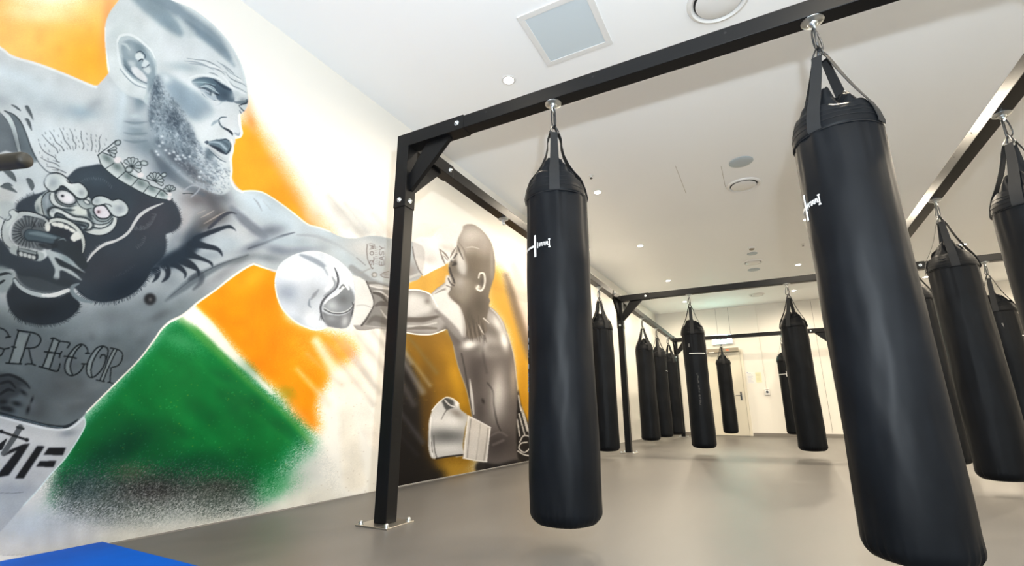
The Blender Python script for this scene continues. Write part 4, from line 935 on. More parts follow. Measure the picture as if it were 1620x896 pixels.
for k in range(150):
    t = r2.random(); x = 240+t*100+r2.normal(0, 8); y = 150+t*135+r2.normal(0, 20); blob(x, y, r2.uniform(2, 5), r2.uniform(1.4, 3), 60-30*t, (84, 98, 112) if r2.random() < .55 else (188, 200, 210), .35, BM_)
for (x, y) in [(252, 231), (257, 226), (262, 238), (268, 243), (275, 241), (281, 247), (284, 252), (289, 246), (293, 250), (247, 240), (250, 245), (256, 216), (242, 192), (278, 252), (300, 248), (315, 280), (318, 272)]:
    blob(x, y, 2.3, 1.8, 20, (228, 236, 242), .9); 
blob(334, 240, 5, 7, 20, (92, 108, 120), .85, HC); blob(328, 243, 3, 7, 10, (110, 124, 136), .7, HC); blob(340, 261, 4, 7, -10, (148, 162, 172), .8, HC)
# nose and mouth
NS = lambda P, wd, c, a=.95, s=.7: stroke(zz(P, 8.96, 300, 180), wd, c, a, s, HC)
B(362, 196, 14, 18, 0, (226, 230, 234), .9); B(378, 196, 4, 18, 0, (214, 218, 224), .6)
NS([(520, 48), (450, 52), (418, 80), (418, 125), (450, 180), (500, 212)], [1, 2, 2, 2.4, 2.4, 3], (104, 120, 132)); NS([(490, 210), (550, 235), (590, 270), (605, 305)], [2.4, 4.4, 4.4, 1.6], (58, 70, 82)); NS([(500, 190), (570, 220), (620, 270)], [1, 2.4, 1], (236, 239, 242), .9)
NS([(310, 165), (350, 125), (400, 100)], [2, 5, 3], (160, 176, 186), .8, 2); NS([(640, 275), (690, 300), (715, 270)], [2, 4, 2], (160, 170, 180), .8, 1.8); NS([(690, 20), (700, 150), (725, 240), (710, 320), (650, 325)], 2, (248, 246, 244), .9, .9)
MP = lambda P, c, a=1., s=.7: poly(zz(P, 8.96, 300, 180), c, a, s, HC)
MP([(225, 412), (300, 388), (380, 366), (500, 362), (560, 395), (592, 440), (582, 505), (520, 578), (450, 545), (330, 465)], (118, 136, 148)); MP([(270, 440), (400, 475), (470, 525), (525, 578), (440, 556), (335, 492)], (58, 70, 84)); NS([(270, 412), (350, 405), (430, 425), (480, 470), (520, 510)], [1, 3, 3, 4, 3], (176, 192, 202), .9); NS([(450, 390), (520, 430), (550, 470)], [1, 3, 2], (90, 106, 120), .7, 1.2)
NS([(370, 372), (440, 378), (510, 362), (560, 392)], [1, 2, 2, 1.4], (76, 90, 104)); NS([(588, 420), (590, 470), (560, 530), (520, 572)], [2, 3, 3, 2], (62, 76, 90)); NS([(222, 405), (250, 395), (245, 425)], 3, (84, 98, 112), .85)
MP([(255, 450), (340, 492), (440, 568), (530, 632), (522, 686), (440, 652), (330, 562), (265, 492)], (212, 218, 222)); NS([(262, 500), (330, 568), (430, 650), (510, 686)], [1, 2, 2, 1], (110, 126, 138), .9); NS([(300, 500), (400, 590), (500, 655)], [1, 2.6, 1], (186, 192, 196), .7, 1.2)
MP([(230, 510), (270, 500), (330, 560), (370, 600), (300, 620), (250, 640)], (124, 140, 152), .7, 2.4); NS([(560, 660), (590, 560), (600, 480)], [2, 4, 3], (240, 242, 243), .9, 1.4)
stroke([(366, 222), (368, 236), (365, 252), (366, 270), (365, 284), (372, 298), (384, 304)], 3.4, (250, 248, 244), .95, 1.3)
stroke([(378.5, 181), (380.7, 200), (383, 210), (380, 217), (373, 219)], 2, (250, 250, 250), .9, .8)

# ---- tattoo on the chest
DK = (66, 77, 88); DK2 = (44, 56, 68)
fur = [(107, 280), (122, 267), (145, 262), (160, 260), (175, 268), (192, 280), (215, 293), (245, 306), (266, 312), (277, 323), (283, 335), (286, 350), (281, 361), (272, 367), (262, 372), (263, 386), (260, 402), (252, 413), (240, 426), (232, 441), (220, 456), (205, 467), (185, 475), (165, 478), (148, 476), (134, 470), (124, 462), (116, 455), (95, 452), (60, 440), (30, 436), (18, 426), (-10, 424), (-10, 372), (12, 392), (22, 402), (66, 412), (80, 380), (30, 338), (26, 326), (36, 316), (54, 308), (62, 306), (76, 300), (96, 290)]
poly(fur, DK, 1, .9, C1); FM = full(fur, .9)
blob(240, 345, 40, 34, 0, (82, 82, 92), .7, FM); blob(170, 425, 50, 30, 0, (66, 70, 80), .6, FM); blob(200, 455, 50, 20, -25, (40, 54, 68), .8, FM); blob(145, 285, 30, 16, 10, (82, 98, 110), .6, FM); blob(195, 320, 20, 16, 0, (66, 80, 90), .6, FM); blob(60, 440, 50, 14, 0, (58, 68, 76), .7, FM)
def fringe(P, n, ln, wd, col, ang, jit=12, a=.9):
    Q = crom(P, False, 12); d = np.r_[0, np.cumsum(np.hypot(*np.diff(Q, axis=0).T))]
    for t in np.linspace(0, d[-1], n):
        x, y = np.interp(t, d, Q[:, 0]), np.interp(t, d, Q[:, 1]); i = min(len(Q)-2, int(np.searchsorted(d, t))); tx, ty = Q[i+1]-Q[i]; b = math.atan2(ty, tx)+math.radians(ang+r2.normal(0, jit))
        l = ln*r2.uniform(.7, 1.2); stroke([(x-1.5*math.cos(b), y-1.5*math.sin(b)), (x+l*math.cos(b), y+l*math.sin(b))], [wd, wd*.3], col, a, .5, C1, False)
fringe([(240, 428), (232, 441), (220, 456), (205, 467), (185, 475), (165, 478), (148, 476), (134, 470), (126, 462)], 54, 6, 1.6, (42, 54, 66), -80)
fringe([(268, 318), (277, 323), (284, 336), (286, 350), (281, 361), (272, 368)], 26, 3.4, 1.4, (78, 82, 92), -90)
fringe([(262, 374), (263, 386), (260, 402), (252, 413)], 18, 3, 1.3, (66, 74, 84), -90)
fringe([(54, 308), (40, 314), (28, 322), (24, 330)], 20, 5, 1.4, DK, 100)
# thorny strokes fanning from the chest
SP = lambda P, c=(58, 68, 80): poly(zz(P, 4.977, 220, 300), c, 1, .7, C1)
SP([(430, 372), (560, 318), (690, 281), (735, 292), (765, 330), (740, 312), (690, 306), (600, 342), (440, 400)]); SP([(540, 300), (600, 240), (660, 190), (720, 172), (770, 194), (725, 190), (680, 210), (640, 240), (560, 310)], (84, 88, 98))
SP([(385, 412), (450, 400), (540, 428), (612, 450), (650, 488), (655, 528), (632, 500), (598, 480), (500, 466), (385, 452)]); SP([(372, 458), (400, 470), (450, 508), (530, 548), (576, 578), (580, 615), (560, 592), (535, 575), (450, 550), (360, 528)])
SP([(340, 540), (372, 542), (432, 580), (476, 640), (468, 690), (455, 655), (436, 636), (350, 602), (300, 570)]); SP([(290, 575), (350, 618), (376, 665), (356, 704), (354, 675), (342, 655), (290, 622), (240, 600)]); SP([(195, 590), (232, 598), (250, 650), (228, 705), (175, 732), (205, 682), (200, 640), (170, 608)]); SP([(150, 610), (168, 640), (162, 680), (140, 710), (100, 734), (122, 690), (108, 650), (92, 628)])
poly([(262, 404), (285, 392), (305, 376), (318, 368), (314, 392), (296, 412), (270, 424), (250, 424), (245, 432), (236, 436), (244, 418)], (52, 66, 80), .95, 3, C1)
for P in ([(485, 222), (540, 195), (590, 165)], [(510, 270), (570, 235), (630, 200), (680, 175)], [(460, 190), (520, 165)]): stroke(zz(P, 4.977, 220, 300), [1, 2.4, .8], (196, 188, 182), .7, 1, C1)
fringe([(240, 440), (250, 430), (262, 424)], 10, 4, 1, (150, 160, 168), -100)
# white muscle line
stroke(zz([(110, 735), (170, 650), (250, 580), (320, 545), (400, 520), (490, 470), (550, 410), (590, 340), (640, 270), (710, 215), (790, 175), (885, 138)], 6.4, 120, 300), [2.2, 4, 4.6, 5, 4, 4.6, 4.4, 4.6, 5.4, 5, 3.6, 1], (208, 210, 212), 1, .7, C1)
fringe(zz([(120, 700), (170, 640), (240, 575), (310, 535)], 6.4, 120, 300), 12, 3.4, 1, (200, 204, 206), -80)
fringe(zz([(590, 400), (650, 405), (720, 385), (770, 330), (805, 250)], 6.4, 120, 300), 26, 6, .7, (160, 166, 170), -110, 10, .6); fringe(zz([(620, 590), (670, 550), (700, 480)], 6.4, 120, 300), 8, 4, .8, (150, 156, 160), -100, 10, .6); fringe([(122, 292), (135, 284), (150, 282), (165, 286), (176, 296)], 18, 4, .7, (130, 142, 150), 70, 8, .7)
fringe([(180, 438), (200, 430), (212, 420)], 10, 3, .7, (110, 120, 128), -80, 10, .5)
# crown
cb = zz([(98, 318), (140, 284), (200, 305), (270, 342), (390, 430), (470, 510), (600, 570), (680, 650), (790, 690), (855, 740), (910, 790), (860, 802), (720, 780), (590, 730), (460, 660), (310, 572), (180, 467), (128, 400)], 6.894, 140, 200)
poly(cb, (202, 210, 212), 1, .7, C1); CM = full(cb, .7)
for (x, y, rx, ry) in [(200, 350, 9, 5), (310, 440, 10, 6), (430, 540, 9, 6), (570, 620, 9, 6), (690, 680, 8, 5), (800, 740, 6, 4)]: blob(140+x/6.894, 200+y/6.894, rx, ry, 35, (108, 124, 126), .85, CM)
CL = lambda P, wd=1.3, c=(52, 64, 70), a=.95: stroke(zz(P, 6.894, 140, 200), wd, c, a, .5, C1)
CL([(105, 315), (128, 400), (180, 467), (310, 572), (460, 660), (590, 730), (720, 780), (860, 802), (915, 792)], 1.8); CL([(98, 318), (160, 270), (230, 215), (300, 155)], 1.6); CL([(160, 290), (270, 335), (360, 400), (420, 500), (520, 560), (640, 600), (680, 650), (790, 690), (860, 745)], 1.6)
for P in ([(182, 465), (278, 400)], [(315, 570), (395, 500)], [(465, 655), (540, 570)], [(595, 725), (655, 655)], [(725, 775), (790, 690)]): CL(P)
def fan(cx, cy, r, a0, a1, n, base=(176, 186, 190)):
    q = [(cx, cy)]+[(cx+r*math.cos(math.radians(a)), cy+r*math.sin(math.radians(a))) for a in np.linspace(a0, a1, 9)]
    poly(zz(q, 6.894, 140, 200), base, .95, .8, C1, False); 
    for a in np.linspace(a0, a1, n):
        rr = r*(1 if int(a) % 2 else .92); CL([(cx, cy), (cx+rr*math.cos(math.radians(a)), cy+rr*math.sin(math.radians(a)))], 1.2)
    for i, a in enumerate(np.linspace(a0, a1, n)[:-1]):
        am = a+(a1-a0)/(n-1)/2; st_ = (a1-a0)/(n-1)/2
        CL([(cx+r*math.cos(math.radians(a)), cy+r*math.sin(math.radians(a))), (cx+1.14*r*math.cos(math.radians(am)), cy+1.14*r*math.sin(math.radians(am))), (cx+r*math.cos(math.radians(a+2*st_)), cy+r*math.sin(math.radians(a+2*st_)))], 1.2)
fan(205, 268, 92, -32, 50, 4); fan(470, 445, 96, -150, 40, 8); fan(440, 470, 40, 60, 240, 2); fan(720, 600, 88, -160, 35, 8); fan(885, 715, 66, -170, -20, 6)
for (x, y, rx, ry, an) in [(318, 180, 4.6, 3.6, -30), (605, 402, 5.4, 3.4, 10), (440, 472, 5.4, 4, 0), (820, 530, 4, 3, -20)]:
    blob(140+x/6.894, 200+y/6.894, rx+1, ry+1, an, (52, 64, 70), 1, C1, 4); blob(140+x/6.894, 200+y/6.894, rx-.4, ry-.4, an, (184, 194, 197), 1, C1, 4)
for (x, y, r) in [(315, 368, 6.2), (565, 532, 5), (885, 745, 3.6), (880, 790, 3.4)]: blob(140+x/6.894, 200+y/6.894, r, r*.85, 0, (226, 222, 224), 1, C1, 4)
CL([(1030, 735), (1090, 730), (1150, 740)], 1.2); CL([(1040, 700), (1120, 650), (1210, 660), (1180, 720), (1120, 770)], 2.4, (176, 182, 190), .8)
# ape face
A_ = lambda P, c, a=1., s=.7: poly(zz(P, 6.894, 40, 260), c, a, s, C1)
S_ = lambda P, wd=1.5, c=(38, 48, 56), a=.95, s=.5: stroke(zz(P, 6.894, 40, 260), wd, c, a, s, C1)
def O_(x, y, rx, ry, an, c, a=1., p=4): blob(40+x/6.894, 260+y/6.894, rx/6.894, ry/6.894, an, c, a, C1, p)
A_([(180, 335), (240, 290), (300, 300), (420, 380), (560, 360), (700, 380), (760, 440), (900, 560), (975, 560), (1000, 600), (960, 690), (860, 760), (760, 775), (660, 740), (560, 650), (420, 620), (300, 600), (220, 560), (150, 540), (110, 480), (110, 410)], (150, 162, 166))
A_([(175, 340), (120, 395), (103, 450), (118, 510), (160, 540), (215, 556), (188, 470), (182, 400)], (186, 194, 194)); O_(135, 490, 22, 40, -10, (110, 122, 126), .7, 1)
A_([(230, 300), (190, 370), (188, 450), (225, 530), (240, 480), (300, 455), (275, 400), (262, 330)], (140, 152, 160)); O_(235, 400, 20, 60, 0, (176, 186, 192), .7, 1)
A_([(270, 320), (310, 310), (335, 380), (390, 440), (470, 470), (400, 480), (320, 455), (275, 400)], (204, 211, 213)); S_([(205, 560), (180, 470), (180, 380), (220, 320), (280, 290)]); S_([(270, 320), (265, 380), (300, 440), (370, 480)]); S_([(320, 310), (330, 390), (380, 440), (460, 465), (560, 450)], 1.4)
# nose bridge and snout light
A_([(520, 470), (580, 440), (660, 470), (690, 520), (660, 560), (560, 560), (500, 520)], (214, 220, 217), 1, 2); A_([(600, 400), (680, 440), (740, 450), (700, 500), (620, 480), (560, 440)], (176, 186, 188), .9, 1.6); S_([(560, 400), (600, 460), (660, 490), (720, 480)], 1.2); S_([(400, 480), (480, 500), (540, 500)], [1, 4, 1], (60, 72, 80), .8, 1.4); S_([(680, 500), (700, 560), (730, 600)], [4, 6, 2], (60, 70, 78), .8, 1.4)
O_(670, 410, 44, 26, 35, (52, 62, 70)); O_(668, 412, 34, 16, 35, (216, 222, 222)); O_(690, 378, 22, 14, 35, (206, 212, 214)); S_([(560, 380), (600, 390)], 1.2)
# eyes
O_(440, 362, 122, 84, 22, (40, 50, 58)); O_(440, 360, 110, 73, 22, (218, 222, 226)); O_(450, 375, 60, 40, 22, (232, 228, 236), .7, 1); O_(405, 346, 18, 14, 10, (52, 56, 66), 1, 1.5); O_(405, 346, 7, 6, 0, (20, 24, 30), 1, 1.5)
A_([(735, 500), (765, 452), (850, 442), (905, 490), (935, 552), (890, 596), (805, 596), (755, 552)], (40, 50, 58)); A_([(745, 500), (772, 460), (848, 450), (896, 494), (924, 550), (886, 586), (810, 586), (763, 548)], (224, 222, 230)); O_(798, 520, 22, 18, 0, (150, 110, 120), .7, 1); O_(798, 520, 11, 11, 0, (40, 34, 42), 1, 1.5)
S_([(735, 560), (800, 620), (890, 620), (945, 570)], 1.4); A_([(725, 570), (790, 625), (880, 630), (940, 590), (930, 630), (870, 655), (780, 645)], (176, 186, 190)); A_([(750, 640), (830, 665), (900, 655), (860, 690), (770, 690)], (206, 212, 214)); S_([(735, 640), (800, 660), (900, 640), (950, 590)], 1.4); S_([(740, 690), (830, 700), (920, 660), (965, 590)], 1.8)
A_([(965, 570), (995, 600), (985, 660), (930, 730), (840, 768), (740, 765), (660, 735), (720, 715), (820, 710), (900, 680), (950, 640)], (206, 212, 212)); S_([(655, 742), (740, 772), (850, 775), (940, 735), (992, 660), (1000, 600)], 1.2)
# brows
bl_ = [(203, 185), (238, 120), (300, 93), (380, 103), (450, 150), (500, 205), (590, 203), (652, 250), (687, 312), (672, 362), (620, 382), (560, 362), (508, 312), (450, 268), (400, 245), (340, 282), (290, 302), (240, 272), (208, 228)]
A_(bl_, (40, 50, 58), 1, 1); A_([(445+(x-445)*.965, 245+(y-245)*.94) for x, y in bl_], (206, 214, 216)); O_(300, 200, 60, 60, 0, (152, 164, 172), .7, 1); O_(610, 310, 34, 34, 0, (150, 160, 166), .7, 1); O_(240, 190, 22, 70, 10, (226, 232, 233), .7, 1); O_(480, 220, 60, 26, 30, (224, 228, 229), .7, 1); S_([(450, 180), (470, 200), (505, 210)], 1.4); S_([(370, 245), (410, 235), (460, 270), (520, 330)], 1.4)
br_ = [(720, 402), (758, 355), (830, 343), (900, 368), (952, 394), (1020, 378), (1092, 420), (1128, 490), (1102, 552), (1030, 580), (958, 562), (908, 502), (860, 442), (790, 452), (738, 442)]
A_(br_, (40, 50, 58), 1, 1); A_([(930+(x-930)*.965, 460+(y-460)*.94) for x, y in br_], (204, 212, 214)); O_(780, 400, 36, 34, 0, (158, 170, 176), .7, 1); O_(1030, 480, 50, 50, 20, (150, 160, 168), .7, 1); O_(1000, 430, 50, 22, 15, (218, 223, 225), .7, 1); S_([(860, 432), (910, 440), (940, 462)], 1.3); O_(1060, 545, 50, 14, -20, (222, 228, 230), .7, 1)
S_(bl_+[bl_[0]], 1.5); S_(br_+[br_[0]], 1.5); S_([(335, 320), (345, 290), (400, 280), (470, 300), (530, 350), (552, 400), (520, 435), (440, 438), (370, 400), (335, 340)], 1.5); S_([(745, 500), (772, 460), (848, 450), (896, 494), (924, 550), (886, 588), (810, 588), (763, 548), (745, 500)], 1.5)
# upper lip roll
lip = [(235, 505), (255, 478), (300, 460), (370, 470), (450, 515), (530, 558), (640, 572), (712, 608), (748, 660), (722, 712), (660, 730), (625, 712), (672, 690), (672, 655), (600, 640), (520, 628), (450, 604), (400, 566), (345, 545), (332, 582), (290, 596), (250, 562)]
A_(lip, (38, 48, 56), 1, 1.1); A_([(268, 510), (300, 482), (365, 488), (445, 532), (525, 574), (635, 590), (700, 620), (730, 662), (708, 700), (665, 712), (690, 688), (690, 645), (605, 622), (520, 608), (460, 585), (410, 548), (345, 524), (318, 545), (310, 575), (285, 576), (262, 545)], (206, 213, 214)); O_(295, 505, 26, 22, 0, (140, 150, 156), .7, 1); O_(470, 560, 50, 12, 30, (230, 233, 233), .8, 1); A_([(345, 552), (400, 572), (440, 600), (380, 596), (340, 585)], (58, 68, 78)); A_([(540, 640), (610, 648), (665, 668), (660, 690), (610, 680), (560, 660)], (58, 68, 78))
# mouth ring and teeth
Z = lambda P: zz(P, 6.4, 0, 320)
T_ = lambda P, c, a=1., s=.6: poly(Z(P), c, a, s, C1)
L_ = lambda P, wd=1.3, c=(40, 50, 58), a=.95, s=.5: stroke(Z(P), wd, c, a, s, C1)
T_([(440, 250), (500, 190), (600, 180), (720, 225), (810, 300), (850, 400), (840, 520), (700, 400), (640, 370), (450, 300)], (56, 64, 74))
L_([(440, 270), (480, 210), (560, 175), (660, 190), (760, 245), (825, 330), (850, 430), (835, 520)], [5, 7.4, 7, 7, 7, 7, 6, 2], (40, 50, 58)); L_([(445, 262), (482, 212), (560, 179), (660, 194), (756, 248), (822, 332), (846, 430), (835, 515)], [3, 5.4, 5, 5, 5, 5, 4.4, 1], (210, 216, 214))
for P in ([(447, 282), (468, 238), (495, 218), (508, 250), (494, 298)], [(517, 208), (574, 206), (574, 246), (532, 238)], [(584, 207), (648, 222), (634, 262), (580, 246)], [(658, 228), (705, 252), (686, 278), (644, 262)], [(714, 258), (765, 292), (740, 310), (694, 282)], [(776, 294), (822, 362), (770, 392), (745, 400), (712, 358)]):
    T_(P, (222, 225, 222), 1, .6)
# lip frill on the left: ring with radial folds
L_([(125, 455), (62, 385), (50, 290), (80, 200), (140, 145), (230, 112), (330, 122), (430, 158), (490, 192)], [9, 12, 13, 13, 12, 8, 7, 6, 3], (40, 50, 58)); L_([(125, 450), (66, 385), (56, 290), (86, 204), (144, 152), (232, 118), (330, 128), (430, 164), (482, 194)], [8, 10, 11.6, 12, 10, 6.4, 5.6, 5, 2], (196, 204, 206))
T_([(85, 100), (130, 70), (180, 112), (150, 170), (100, 230), (60, 260), (75, 185), (110, 150)], (200, 208, 210)); L_([(0, 150), (70, 185), (110, 150), (85, 105), (130, 72), (185, 110)], 1.6); T_([(0, 0), (130, 0), (150, 60), (85, 100), (105, 148), (72, 180), (0, 145)], (188, 197, 200), 1, 2)
T_([(120, 300), (150, 210), (220, 160), (330, 155), (450, 180), (440, 250), (460, 290), (440, 480), (330, 470), (200, 440), (130, 390)], (104, 112, 118), 1, 1.4)
for k, an in enumerate(np.linspace(60, 300, 18)):
    t = math.radians(an+180) if False else math.radians(an); cx, cy = 290, 310; r0 = 80 if 60 < an < 300 else 60; r1 = 170
    L_([(cx+r0*math.cos(t), cy+r0*.8*math.sin(t)), (cx+r1*math.cos(t), cy+.95*r1*math.sin(t))], [1.6, .8], (52, 60, 68))
    t2 = t+.09; L_([(cx+115*math.cos(t2), cy+100*math.sin(t2)), (cx+r1*math.cos(t2), cy+.95*r1*math.sin(t2))], [1, 2.4], (148, 156, 160), .6, 1)
for x in (330, 345, 385, 410, 440): L_([(x, 195+(x-330)*.2), (x+12, 250)], [.8, 1.8], (56, 62, 70))
# finger held in the mouth
L_([(300, 335), (380, 345), (470, 365), (600, 400)], [20, 19, 18, 17], (50, 62, 72)); L_([(300, 332), (380, 340), (470, 360), (590, 392)], [17, 16, 15, 13], (84, 100, 110), 1, 2); L_([(300, 315), (380, 320), (460, 338), (560, 362)], [3, 7, 6, 3], (130, 146, 154), .8, 3)
L_([(590, 420), (690, 470), (780, 560), (850, 640)], [16, 22, 22, 12], (58, 68, 76), 1, 2); L_([(590, 385), (640, 370), (665, 392)], [1, 2.4, 1], (140, 152, 158), .8, .9); L_([(560, 440), (480, 450), (400, 430)], [8, 10, 4], (50, 58, 66), .9, 3)
# lower teeth
T_([(125, 440), (200, 455), (430, 515), (422, 592), (330, 585), (180, 545), (100, 505)], (176, 186, 188)); T_([(190, 470), (370, 510), (365, 590), (185, 545)], (60, 68, 76)); 
for k in range(4): T_([(196+k*42, 505+k*12), (230+k*42, 513+k*12), (226+k*42, 548+k*11), (196+k*42, 540+k*11)], (196, 203, 204), 1, .5)
T_([(195, 470), (360, 508), (362, 530), (196, 492)], (150, 160, 164), 1, .6); L_([(185, 450), (180, 545)], 1.4); L_([(372, 500), (365, 590)], 1.4)
# forked light folds by the wrist
T_([(462, 492), (560, 505), (690, 560), (800, 665), (862, 715), (780, 680), (640, 600), (555, 562), (600, 640), (720, 690), (830, 795), (700, 725), (640, 694), (604, 700), (596, 780), (540, 775), (556, 690), (520, 610)], (180, 190, 194), 1, .8)
blob(105, 410, 12, 6, 35, (130, 148, 154), .7, full(Z([(560, 505), (690, 560), (862, 715), (780, 680), (640, 600)]), 1)); T_([(553, 560), (620, 590), (720, 640), (840, 715), (790, 715), (700, 680), (610, 640)], (54, 64, 72), 1, .9)
# lower fur, crescents
C3 = lambda P: zz(P, 8.144, 0, 420)
lf = C3([(150, 240), (95, 320), (85, 430), (125, 560), (240, 690), (400, 745), (560, 765), (740, 742), (880, 680), (985, 590), (1025, 505), (1010, 465), (940, 395), (900, 345), (780, 400), (640, 420), (480, 410), (330, 350), (210, 280), (170, 200)])
poly(lf, (52, 62, 72), 1, .9, C1); blob(60, 492, 40, 14, 0, (36, 46, 54), .7, full(lf, 1))
fringe(C3([(125, 560), (240, 690), (400, 745), (560, 765), (740, 742), (880, 680), (985, 590), (1020, 510)]), 44, 5.5, 1.8, (40, 50, 58), 60, 8)
poly(C3([(200, 130), (300, 110), (900, 200), (960, 240), (900, 300), (760, 340), (600, 360), (420, 330), (280, 250)]), (60, 70, 78), .9, 2, C1)
stroke(C3([(185, 185), (250, 275), (380, 350), (550, 390), (700, 385), (800, 350), (885, 318)]), [7, 8.5, 8.5, 8.5, 8.5, 8.5, 6], (38, 48, 56), 1, .8, C1); stroke(C3([(188, 190), (250, 272), (380, 348), (550, 388), (700, 383), (800, 348), (880, 320)]), [4.6, 6, 6.6, 7, 7, 7, 5.6], (176, 186, 190), 1, .6, C1); stroke(C3([(550, 388), (700, 383), (800, 348), (880, 320)]), [4, 6.6, 6.6, 5.4], (220, 224, 226), 1, .8, C1)
stroke(C3([(1015, 238), (935, 275), (930, 345), (985, 410), (1080, 455), (1200, 480)]), [2, 6.4, 6.4, 7, 6, 2], (136, 149, 156), .95, 1.2, C1)
T_([(-20, 655), (130, 700), (150, 730), (80, 896), (-20, 896)], (150, 162, 166), .9, 2); L_([(0, 735), (60, 722), (120, 728)], [5, 4, 1], (46, 56, 62)); L_([(0, 820), (30, 800), (50, 790)], [4, 4, 1], (46, 56, 62))
# feathered shapes upper left
Q5 = lambda P: zz(P, 5.972, 0, 140)
poly(Q5([(-40, 170), (5, 240), (60, 295), (100, 380), (132, 480), (165, 610), (60, 590), (-40, 580)]), (122, 132, 140), 1, .8, C1); poly(Q5([(40, 212), (130, 250), (195, 320), (245, 430), (292, 560), (352, 680), (300, 700), (205, 625), (182, 500), (152, 380), (100, 262)]), (116, 128, 136), 1, .8, C1)
stroke(Q5([(5, 235), (60, 300), (100, 380), (130, 480), (165, 605)]), [1, 1.6], (62, 72, 82), .9, .6, C1); stroke(Q5([(40, 212), (100, 262), (150, 370), (180, 500), (205, 625)]), [1, 1.6], (62, 72, 82), .9, .6, C1); poly(Q5([(60, 262), (100, 290), (142, 380), (175, 520), (196, 610), (170, 600), (140, 480), (105, 370)]), (206, 220, 222), .9, 1.6, C1)
stroke(Q5([(40, 210), (130, 250), (195, 318), (245, 430), (292, 560), (350, 680), (425, 770), (485, 800), (540, 795)]), [1, 2, 2, 2, 2, 2, 2, 1.6], (70, 80, 88), .95, .7, C1); blob(25, 225, 8, 22, -20, (90, 98, 106), .5, C1); poly(Q5([(200, 620), (300, 700), (352, 682), (420, 770), (480, 810), (440, 896), (0, 896), (0, 700)]), (196, 206, 212), .8, 4, C1)
for P in ([(105, 156), (150, 170), (195, 212), (150, 188)], [(236, 170), (262, 168), (288, 215), (304, 255), (313, 302), (285, 262), (248, 205)], [(232, 290), (260, 288), (285, 325), (298, 398), (268, 355), (244, 305)], [(28, 778), (80, 772), (130, 812), (152, 884), (90, 842), (45, 800)], [(248, 856), (290, 858), (322, 920), (300, 965), (270, 920)], [(0, 930), (60, 905), (125, 950), (158, 985), (90, 965)], [(30, 905), (80, 895), (120, 925)]):
    poly(Q5(P), (104, 114, 120), 1, .6, C1); stroke(Q5(P[:4]), .9, (58, 68, 76), .8, .5, C1)
# stippled chest hair
for P in ([(395, 435), (440, 490), (480, 530), (530, 570), (545, 610)], [(370, 520), (400, 580), (450, 620), (510, 650), (540, 690)], [(465, 400), (500, 450), (530, 510), (580, 550), (600, 590)], [(560, 375), (590, 430), (610, 490), (650, 540), (665, 575)], [(655, 380), (685, 440), (690, 490), (715, 530), (712, 570)],
          [(765, 400), (765, 450), (770, 490), (790, 540), (780, 575)], [(860, 430), (860, 480), (872, 530), (862, 590)], [(955, 440), (935, 490), (942, 550), (930, 600)], [(385, 655), (450, 690), (520, 710), (560, 740)], [(435, 738), (510, 750), (570, 775), (620, 798)], [(490, 770), (550, 775)], [(500, 680), (560, 700)]):
    stroke(Q5(P), [.7, 1.4, 1.4, 1.6], (96, 104, 110), .85, .5, C1)
for (x, y) in [(360, 480), (425, 415), (420, 530), (470, 465), (505, 390), (460, 585), (548, 440), (575, 500), (595, 372), (630, 425), (640, 465), (718, 455), (705, 385), (740, 490), (745, 545), (815, 420), (815, 470), (825, 520), (820, 575), (905, 440), (900, 485), (905, 535), (900, 585), (1000, 475), (985, 520), (965, 570), (370, 600), (395, 635), (440, 712), (520, 630), (560, 575), (600, 575), (630, 560), (685, 545), (690, 570), (500, 520), (450, 660)]:
    stroke(Q5([(x, y), (x+6, y+18)]), 1.1, (110, 118, 124), .7, .5, C1)
# nipple
blob(237, 473.6, 9.6, 9.4, -20, (34, 34, 38), 1, C1, 3); blob(237.6, 474, 2.6, 3, 0, (130, 128, 126), .9, C1); blob(237, 476, 14, 13, 0, (120, 128, 134), .25, C1)

# ---- lettering across the stomach
D6 = lambda P: zz(P, 6.4, 0, 500)
INK = (26, 35, 41)
def ink(*Ps, wd=2.0):
    for P in Ps: stroke(D6(P), wd, INK, .95, .5, C1)
LT = (142, 152, 154)
poly(D6([(188, 165), (290, 185), (250, 300), (222, 400), (195, 480), (95, 470), (130, 350)]), LT, .85, 1, C1, False); poly(D6([(540, 245), (592, 255), (550, 380), (498, 530), (436, 515), (492, 360)]), LT, .85, 1, C1, False)
poly(D6([(815, 296), (760, 330), (700, 400), (665, 470), (660, 540), (690, 590), (725, 600), (708, 540), (712, 490), (735, 425), (775, 350)]), LT, .8, 1, C1); poly(D6([(1040, 312), (985, 335), (925, 410), (885, 495), (882, 570), (918, 618), (922, 550), (945, 460), (990, 370)]), LT, .8, 1, C1); poly(D6([(1150, 340), (1176, 348), (1130, 450), (1075, 570), (1042, 650), (1015, 645), (1060, 540), (1105, 430)]), LT, .85, .8, C1, False)
ink([(-10, 122), (40, 140), (75, 175), (88, 212)], [(58, 218), (104, 212)], [(-10, 322), (40, 335), (92, 326)], [(40, 338), (22, 385), (-10, 410)], wd=2.4)
ink([(186, 155), (160, 240), (130, 350), (92, 474)], [(300, 188), (262, 290), (228, 400), (198, 482)], [(174, 144), (205, 152), (270, 162), (335, 172), (390, 198), (412, 240), (392, 292), (345, 322), (262, 330)], [(290, 332), (305, 400), (325, 488)], [(60, 478), (130, 484), (214, 486)], [(255, 490), (315, 487), (356, 502)], [(118, 312), (158, 320)], wd=2.5)
ink([(536, 238), (492, 360), (430, 518)], [(602, 255), (560, 362), (502, 536)], [(514, 230), (550, 228), (602, 256), (702, 274), (682, 322)], [(394, 514), (480, 538), (580, 560), (606, 488)], [(450, 365), (500, 370), (555, 376), (600, 384)], [(624, 362), (608, 390), (600, 422)], wd=2.5)
